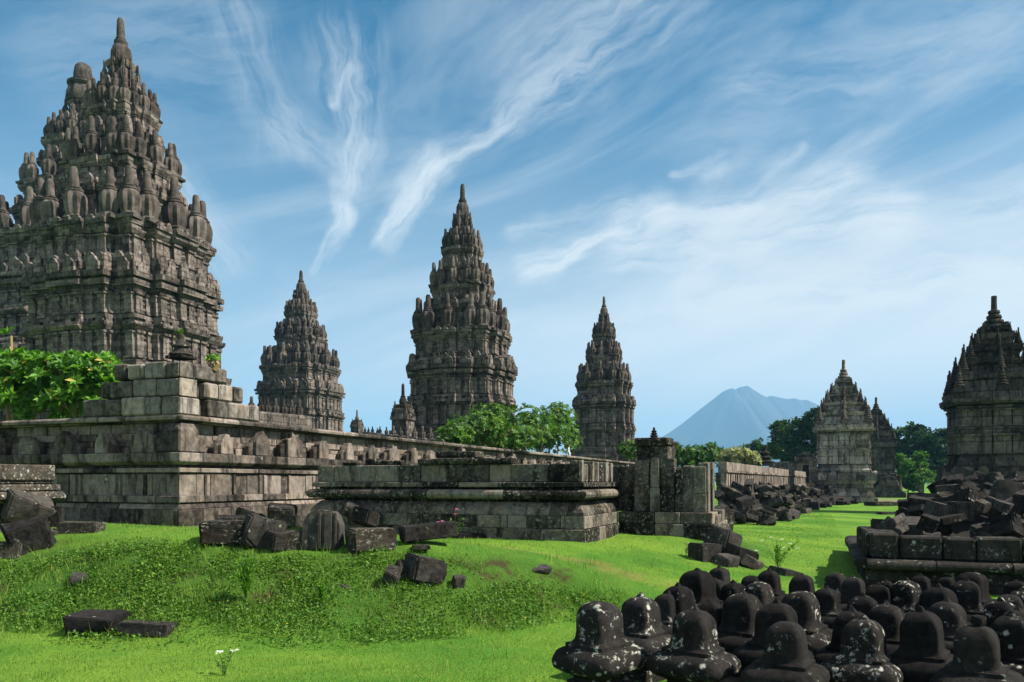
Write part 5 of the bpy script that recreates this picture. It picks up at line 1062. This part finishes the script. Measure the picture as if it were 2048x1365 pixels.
tree('tree', 'dark tree directly left of the right edge temple', [(1875,876,16),(1890,870,14),(1905,880,20),(1880,900,24),(1895,925,28),(1872,935,20),(1885,955,22)], 116, 6000, .5, 'tree_leaf_dark', 16)
tree('tree', 'dark tree hidden behind the grey and the far dark temple', [(1735,900,26),(1720,870,20),(1765,905,22),(1750,940,26)], 128, 3000, .55, 'tree_leaf_dark', 17)
tree('small_tree', 'light green feathery small tree before the dark wood', [(1838,915,12),(1830,932,18),(1848,935,16),(1820,952,16),(1842,955,20),(1858,952,12)], 96, 4500, .34, 'tree_leaf_light', 18)
tree('small_tree', 'light green sapling beside the far dark temple', [(1800,915,7),(1802,930,9),(1798,945,8)], 94, 900, .34, 'tree_leaf_light', 19)
for k, (u, v, r) in enumerate([(1812,968,14),(1835,970,14),(1870,966,16),(1890,962,14)]):
    tree('bush', ('dark low bush left under the light small tree', 'dark low bush right under the light small tree', 'dark low bush under the wood edge trees', 'dark low bush next to the right rubble heap')[k], [(u, v, r), (u + 8, v + 3, r * .7)], 100, 1200, .36, 'tree_leaf_dark', 30 + k, group='low bushes at the wood edge')
def far_wood():
    rg = np.random.default_rng(3); m = 26000; cx = rg.uniform(-260, 420, 420); cy = rg.uniform(210, 300, 420); ch = rg.uniform(2.0, 4.2, 420); i = rg.integers(0, 420, m)
    P = np.c_[cx[i], cy[i], ch[i]] + rg.normal(size=(m, 3)) * [2.6, 2.6, 1.0]; P[:, 2] = np.abs(P[:, 2])
    me = leaf_mesh('far_wood', P, rg.normal(size=(m, 3)), rg.normal(size=(m, 3)), .9, .6, rg.random(m), M['tree_leaf_dark']); tag(link('far_wood', me), kind='stuff', label='low dark line of distant woodland', cat='woodland')
far_wood()

# ------------------------------------------------------------------ grass
M['grass'] = leafmat('grass_blade', (.040, .130, .013), (.220, .335, .048), .35, .6, c3=(.34, .29, .09))
M['cover'] = leafmat('ground_cover_leaf', (.018, .075, .009), (.150, .280, .030), .3, .6, c3=(.40, .36, .02))
def clear_of_stone(x, y):
    ok = np.ones(len(x), bool)
    q = (x - PC.x) * BX.x + (y - PC.y) * BX.y; r = (x - PC.x) * AX.x + (y - PC.y) * AX.y
    ok &= ~((q > -.22) & (q < 6.2) & (r > -.2) & (r < 4)); ok &= ~((q > -2.3) & (q < .1) & (r > LRW - .2) & (r < LRW + 2.6))
    q = (x - CW_.x) * BX.x + (y - CW_.y) * BX.y; r = (x - CW_.x) * AX.x + (y - CW_.y) * AX.y; ok &= ~((q > -.14) & (r > -.14))
    q = -((x - RA.x) * BX.x + (y - RA.y) * BX.y); r = (x - RA.x) * AX.x + (y - RA.y) * AX.y; ok &= ~((q > -.1) & (r > -.1))
    ok &= ~((x > .9 + (y - 5) * .34) & (y < 9.6) & (x > 1.25))
    return ok
LRW = 2.72
def blades(name, n, seed, ylo, yhi, yp, hfun, wmin, mat, kind, label, accept):
    rg = np.random.default_rng(seed); y = ylo + (yhi - ylo) * rg.random(n) ** yp; x = rg.uniform(-.80, .80, n) * (y + 1.0)
    ok = accept(x, y, rg) & clear_of_stone(x, y); x, y = x[ok], y[ok]; m = len(x); z = hgt(x, y); P = np.c_[x, y, z - .01]
    h = hfun(x, y, rg); a = rg.uniform(0, 6.283, m); lean = rg.uniform(.1, .75, m)
    D = np.c_[np.cos(a) * lean, np.sin(a) * lean, np.ones(m)]; D /= np.linalg.norm(D, axis=1)[:, None]
    W = np.maximum(wmin, .00075 * y) * rg.uniform(.7, 1.4, m); b = rg.uniform(0, 6.283, m); S = np.c_[np.cos(b), np.sin(b), np.zeros(m)] * W[:, None] * .5
    tip = P + D * h[:, None]; tip[:, 2] -= lean * h * .15
    v = np.stack([P - S, P + S, tip], 1).reshape(-1, 3); f = np.arange(3 * m).reshape(-1, 3)
    g = mnoise; patch = np.array([.5 + .5 * g.noise((a * .55, b_ * .55, 3)) + .35 * g.noise((a * 2.1, b_ * 2.1, 7)) for a, b_ in zip(x, y)]); dry = np.array([g.noise((a * .8, b_ * .8, 21)) for a, b_ in zip(x, y)])
    t = np.clip(rg.normal(.0, .26, m) + patch, 0, .92); t[rg.random(m) < np.clip(.03 + .22 * (dry - .12), .01, .3)] = 1.
    tag(link(name, np_mesh(name, v, f, t, mat)), label, 'grass', kind=kind)
def lawn_h(x, y, rg): return rg.uniform(.018, .055, len(x)) * (1 + 1.6 * (rg.random(len(x)) < .03))
blades('grass', 330000, 1, 5.6, 42, 2.0, lawn_h, .006, M['grass'], 'stuff', 'short bright green lawn grass', lambda x, y, rg: ((bank(x, y) < .22) | (rg.random(len(x)) < .3) | (y > np.interp(x, [-9, -4, -1, .2, 1.5, 3], [11.35, 11.05, 10.8, 11.0, 11.2, 11.3]))) & ~((np.abs(y - 12.95 + .27 * x) < .38) & (x > -.9) & (x < 3.6) & (rg.random(len(x)) < .75)))
def below_lip(x, y): q = np.clip((np.interp(x, [-9, -4, -1, .2, 1.5, 3], [11.35, 11.05, 10.8, 11.0, 11.2, 11.3]) + .15 - y) / .45, 0, 1); return q * q * (3 - 2 * q)
def bank_near(x, y): return below_lip(x, y) * np.maximum.reduce([np.minimum(1, bank(x, y) * 1.6), bank(x, y + .3) * .9, bank(x, y + .5) * .4])
blades('tall_grass', 150000, 2, 7.2, 13.5, 1.0, lambda x, y, rg: rg.gamma(2.2, .030, len(x)) + .02, .005, M['grass'], 'stuff', 'longer unmown grass on the bank', lambda x, y, rg: rg.random(len(x)) < bank_near(x, y) * .8)
blades('tall_grass', 60000, 4, 7.2, 13.5, 1.0, lambda x, y, rg: rg.uniform(.08, .24, len(x)), .008, M['grass'], 'stuff', 'tallest grass tufts at the foot of the bank', lambda x, y, rg: rg.random(len(x)) < bank(x, y) * .5 * (np.sin(x * 3.1 + np.sin(y * 4)) * np.sin(y * 3.7 + x) > .45))
def ground_cover():
    rg = np.random.default_rng(5); n = 260000; y = rg.uniform(7.4, 13, n); x = rg.uniform(-.78, .6, n) * (y + 1); k = (rg.random(n) < bank_near(x, y)) & clear_of_stone(x, y); x, y = x[k], y[k]
    dens = np.array([mnoise.noise((a * 1.4, b * 1.4, 9)) for a, b in zip(x, y)]); k = rg.random(len(x)) < np.clip(.58 + dens * 1.7, .03, 1); x, y, dens = x[k], y[k], dens[k]; m = len(x)
    hh = np.clip(.05 + .10 * dens, .015, .16) * rg.random(m); P = np.c_[x, y, hgt(x, y) + hh]
    D = rg.normal(size=(m, 3)); D[:, 2] = np.abs(D[:, 2]) * .6; U = rg.normal(size=(m, 3)) * .5 + [0, 0, 1]
    L = rg.uniform(.022, .05, m); t = np.clip(.40 + rg.normal(0, .2, m) + dens * .3, 0, .92); t[rg.random(m) < .004] = 1.
    tag(link('ground_cover', leaf_mesh('ground_cover', P, D, U, L, L * .7, t, M['cover'])), 'leafy green ground cover creeping over the bank', 'ground cover', kind='stuff')
ground_cover()
def weed(name, label, u, v, hpx, wpx, n, mat, seed, flowers=(), fmat=None, feather=False, lf=.05):
    p = on_ground(u, v); k = p.y / F; H, W = hpx * k, wpx * k; rg = np.random.default_rng(seed); rng = random.Random(seed)
    rt = thing(name, label, 'weed', tuple(p), 0); mb = MB(); tips = []
    ns = max(3, n // 40)
    for i in range(ns):
        a = rng.uniform(0, 6.28); r = W * .5 * rng.random(); tip = Vector((r * math.cos(a), r * math.sin(a), H * rng.uniform(.6, 1.0))); tips.append(tip); tube(mb, [(0, 0, -.02), (tip.x * .3, tip.y * .3, tip.z * .5), tip], .004, .002, 4)
    for fx, fz in flowers: tip = Vector((fx * k, 0, fz * k)); tube(mb, [(0, 0, -.02), (tip.x * .4, .01, tip.z * .55), tip], .004, .0025, 4)
    mb.build('stem', M['leaf_mid'], rt)
    i = rg.integers(0, ns, n); f = rg.uniform(.25, 1, n); T = np.array([tuple(t) for t in tips])[i]; P = np.c_[T[:, 0] * f ** 1.5, T[:, 1] * f ** 1.5, T[:, 2] * f]
    D = rg.normal(size=(n, 3)) * ([.5, .5, .3] if feather else [1, 1, .5]) + [0, 0, 1.0 if feather else .3]; L = rg.uniform(.6, 1.3, n) * lf
    link('foliage', leaf_mesh('foliage', P, D, rg.normal(size=(n, 3)), L, L * (.16 if feather else .5), rg.uniform(.2, .9, n), M[mat]), rt)
    for fx, fz in flowers:
        m = 10; q = rg.normal(size=(m, 3)) * [1, 1, .3]; fl = .028 if fmat == 'white_petal' else .035
        link('flower', leaf_mesh('flower', np.tile([[fx * k, 0, fz * k]], (m, 1)) + q * .012, q + [0, 0, .5], rg.normal(size=(m, 3)) + [0, 0, 2], fl, fl * .8, rg.random(m), M[fmat]), rt)
M['white_petal'] = leafmat('white_petal', (.62, .62, .58), (.80, .80, .76), .2); M['pink_petal'] = leafmat('pink_petal', (.45, .10, .28), (.65, .20, .42), .2)
weed('wildflower', 'white flowering weed alone in the front lawn at the bottom left', 448, 1352, 50, 40, 40, 'leaf_mid', 1, [(-10, 46), (20, 48)], 'white_petal', lf=.03)
weed('wildflower', 'pink flowering weed at the foot of the platform', 906, 1078, 45, 50, 120, 'leaf_mid', 2, [(8, 58), (4, 48), (-30, 32), (-20, 34), (-12, 28)], 'pink_petal', lf=.05)
weed('weed', 'green weed beside the pink flowers at the foot of the platform', 948, 1076, 38, 22, 60, 'leaf', 3, lf=.05)
weed('wildflower', 'bushy weed with small white flowers on the right lawn', 1555, 1138, 62, 96, 300, 'leaf', 4, [(-30, 55), (-12, 62), (8, 58), (25, 50), (40, 40), (-44, 36), (15, 42)], 'white_petal', lf=.05)
weed('weed', 'tall feathery bright green weed on the bank at left', 492, 1206, 84, 40, 420, 'leaf', 5, feather=True, lf=.10)
weed('weed', 'short feathery green weed on the bank below the grooved slab', 645, 1215, 48, 26, 200, 'leaf', 6, feather=True, lf=.08)
weed('weed', 'pale weed on the crest right of the platform corner', 1372, 1112, 34, 24, 60, 'leaf_pale', 7, lf=.04)

# ------------------------------------------------------------------ small leftovers
def white_figure():
    Y = wallY(1136) + .4; X = PX(1136, Y); z = 3.10; k = Y / F; rt = thing('white_figure', 'tiny white upright figure standing on the long wall below the leafy shrub', 'figure', (X, Y, z))
    mb = MB(); tube(mb, [(-.09, 0, -.05), (-.05, 0, .14), (.0, 0, .26)], .035, .05, 8); tube(mb, [(.09, 0, -.05), (.07, 0, .12), (.02, 0, .26)], .035, .05, 8); tube(mb, [(.005, 0, .22), (.02, 0, .34), (.03, 0, .44)], .065, .03, 8)
    o = mb.build('body', plain('white_paint', (.75, .75, .74)), rt, True)
white_figure()
stone_obj(8, 'wall_grey', (PX(1341, 18.0), 18.0, PZ(921, 18.0)), (.1, .1, .4), (.34, .3, 1.3), 'pale_stone', 'pale rounded stone standing beside the square pillar of the platform')
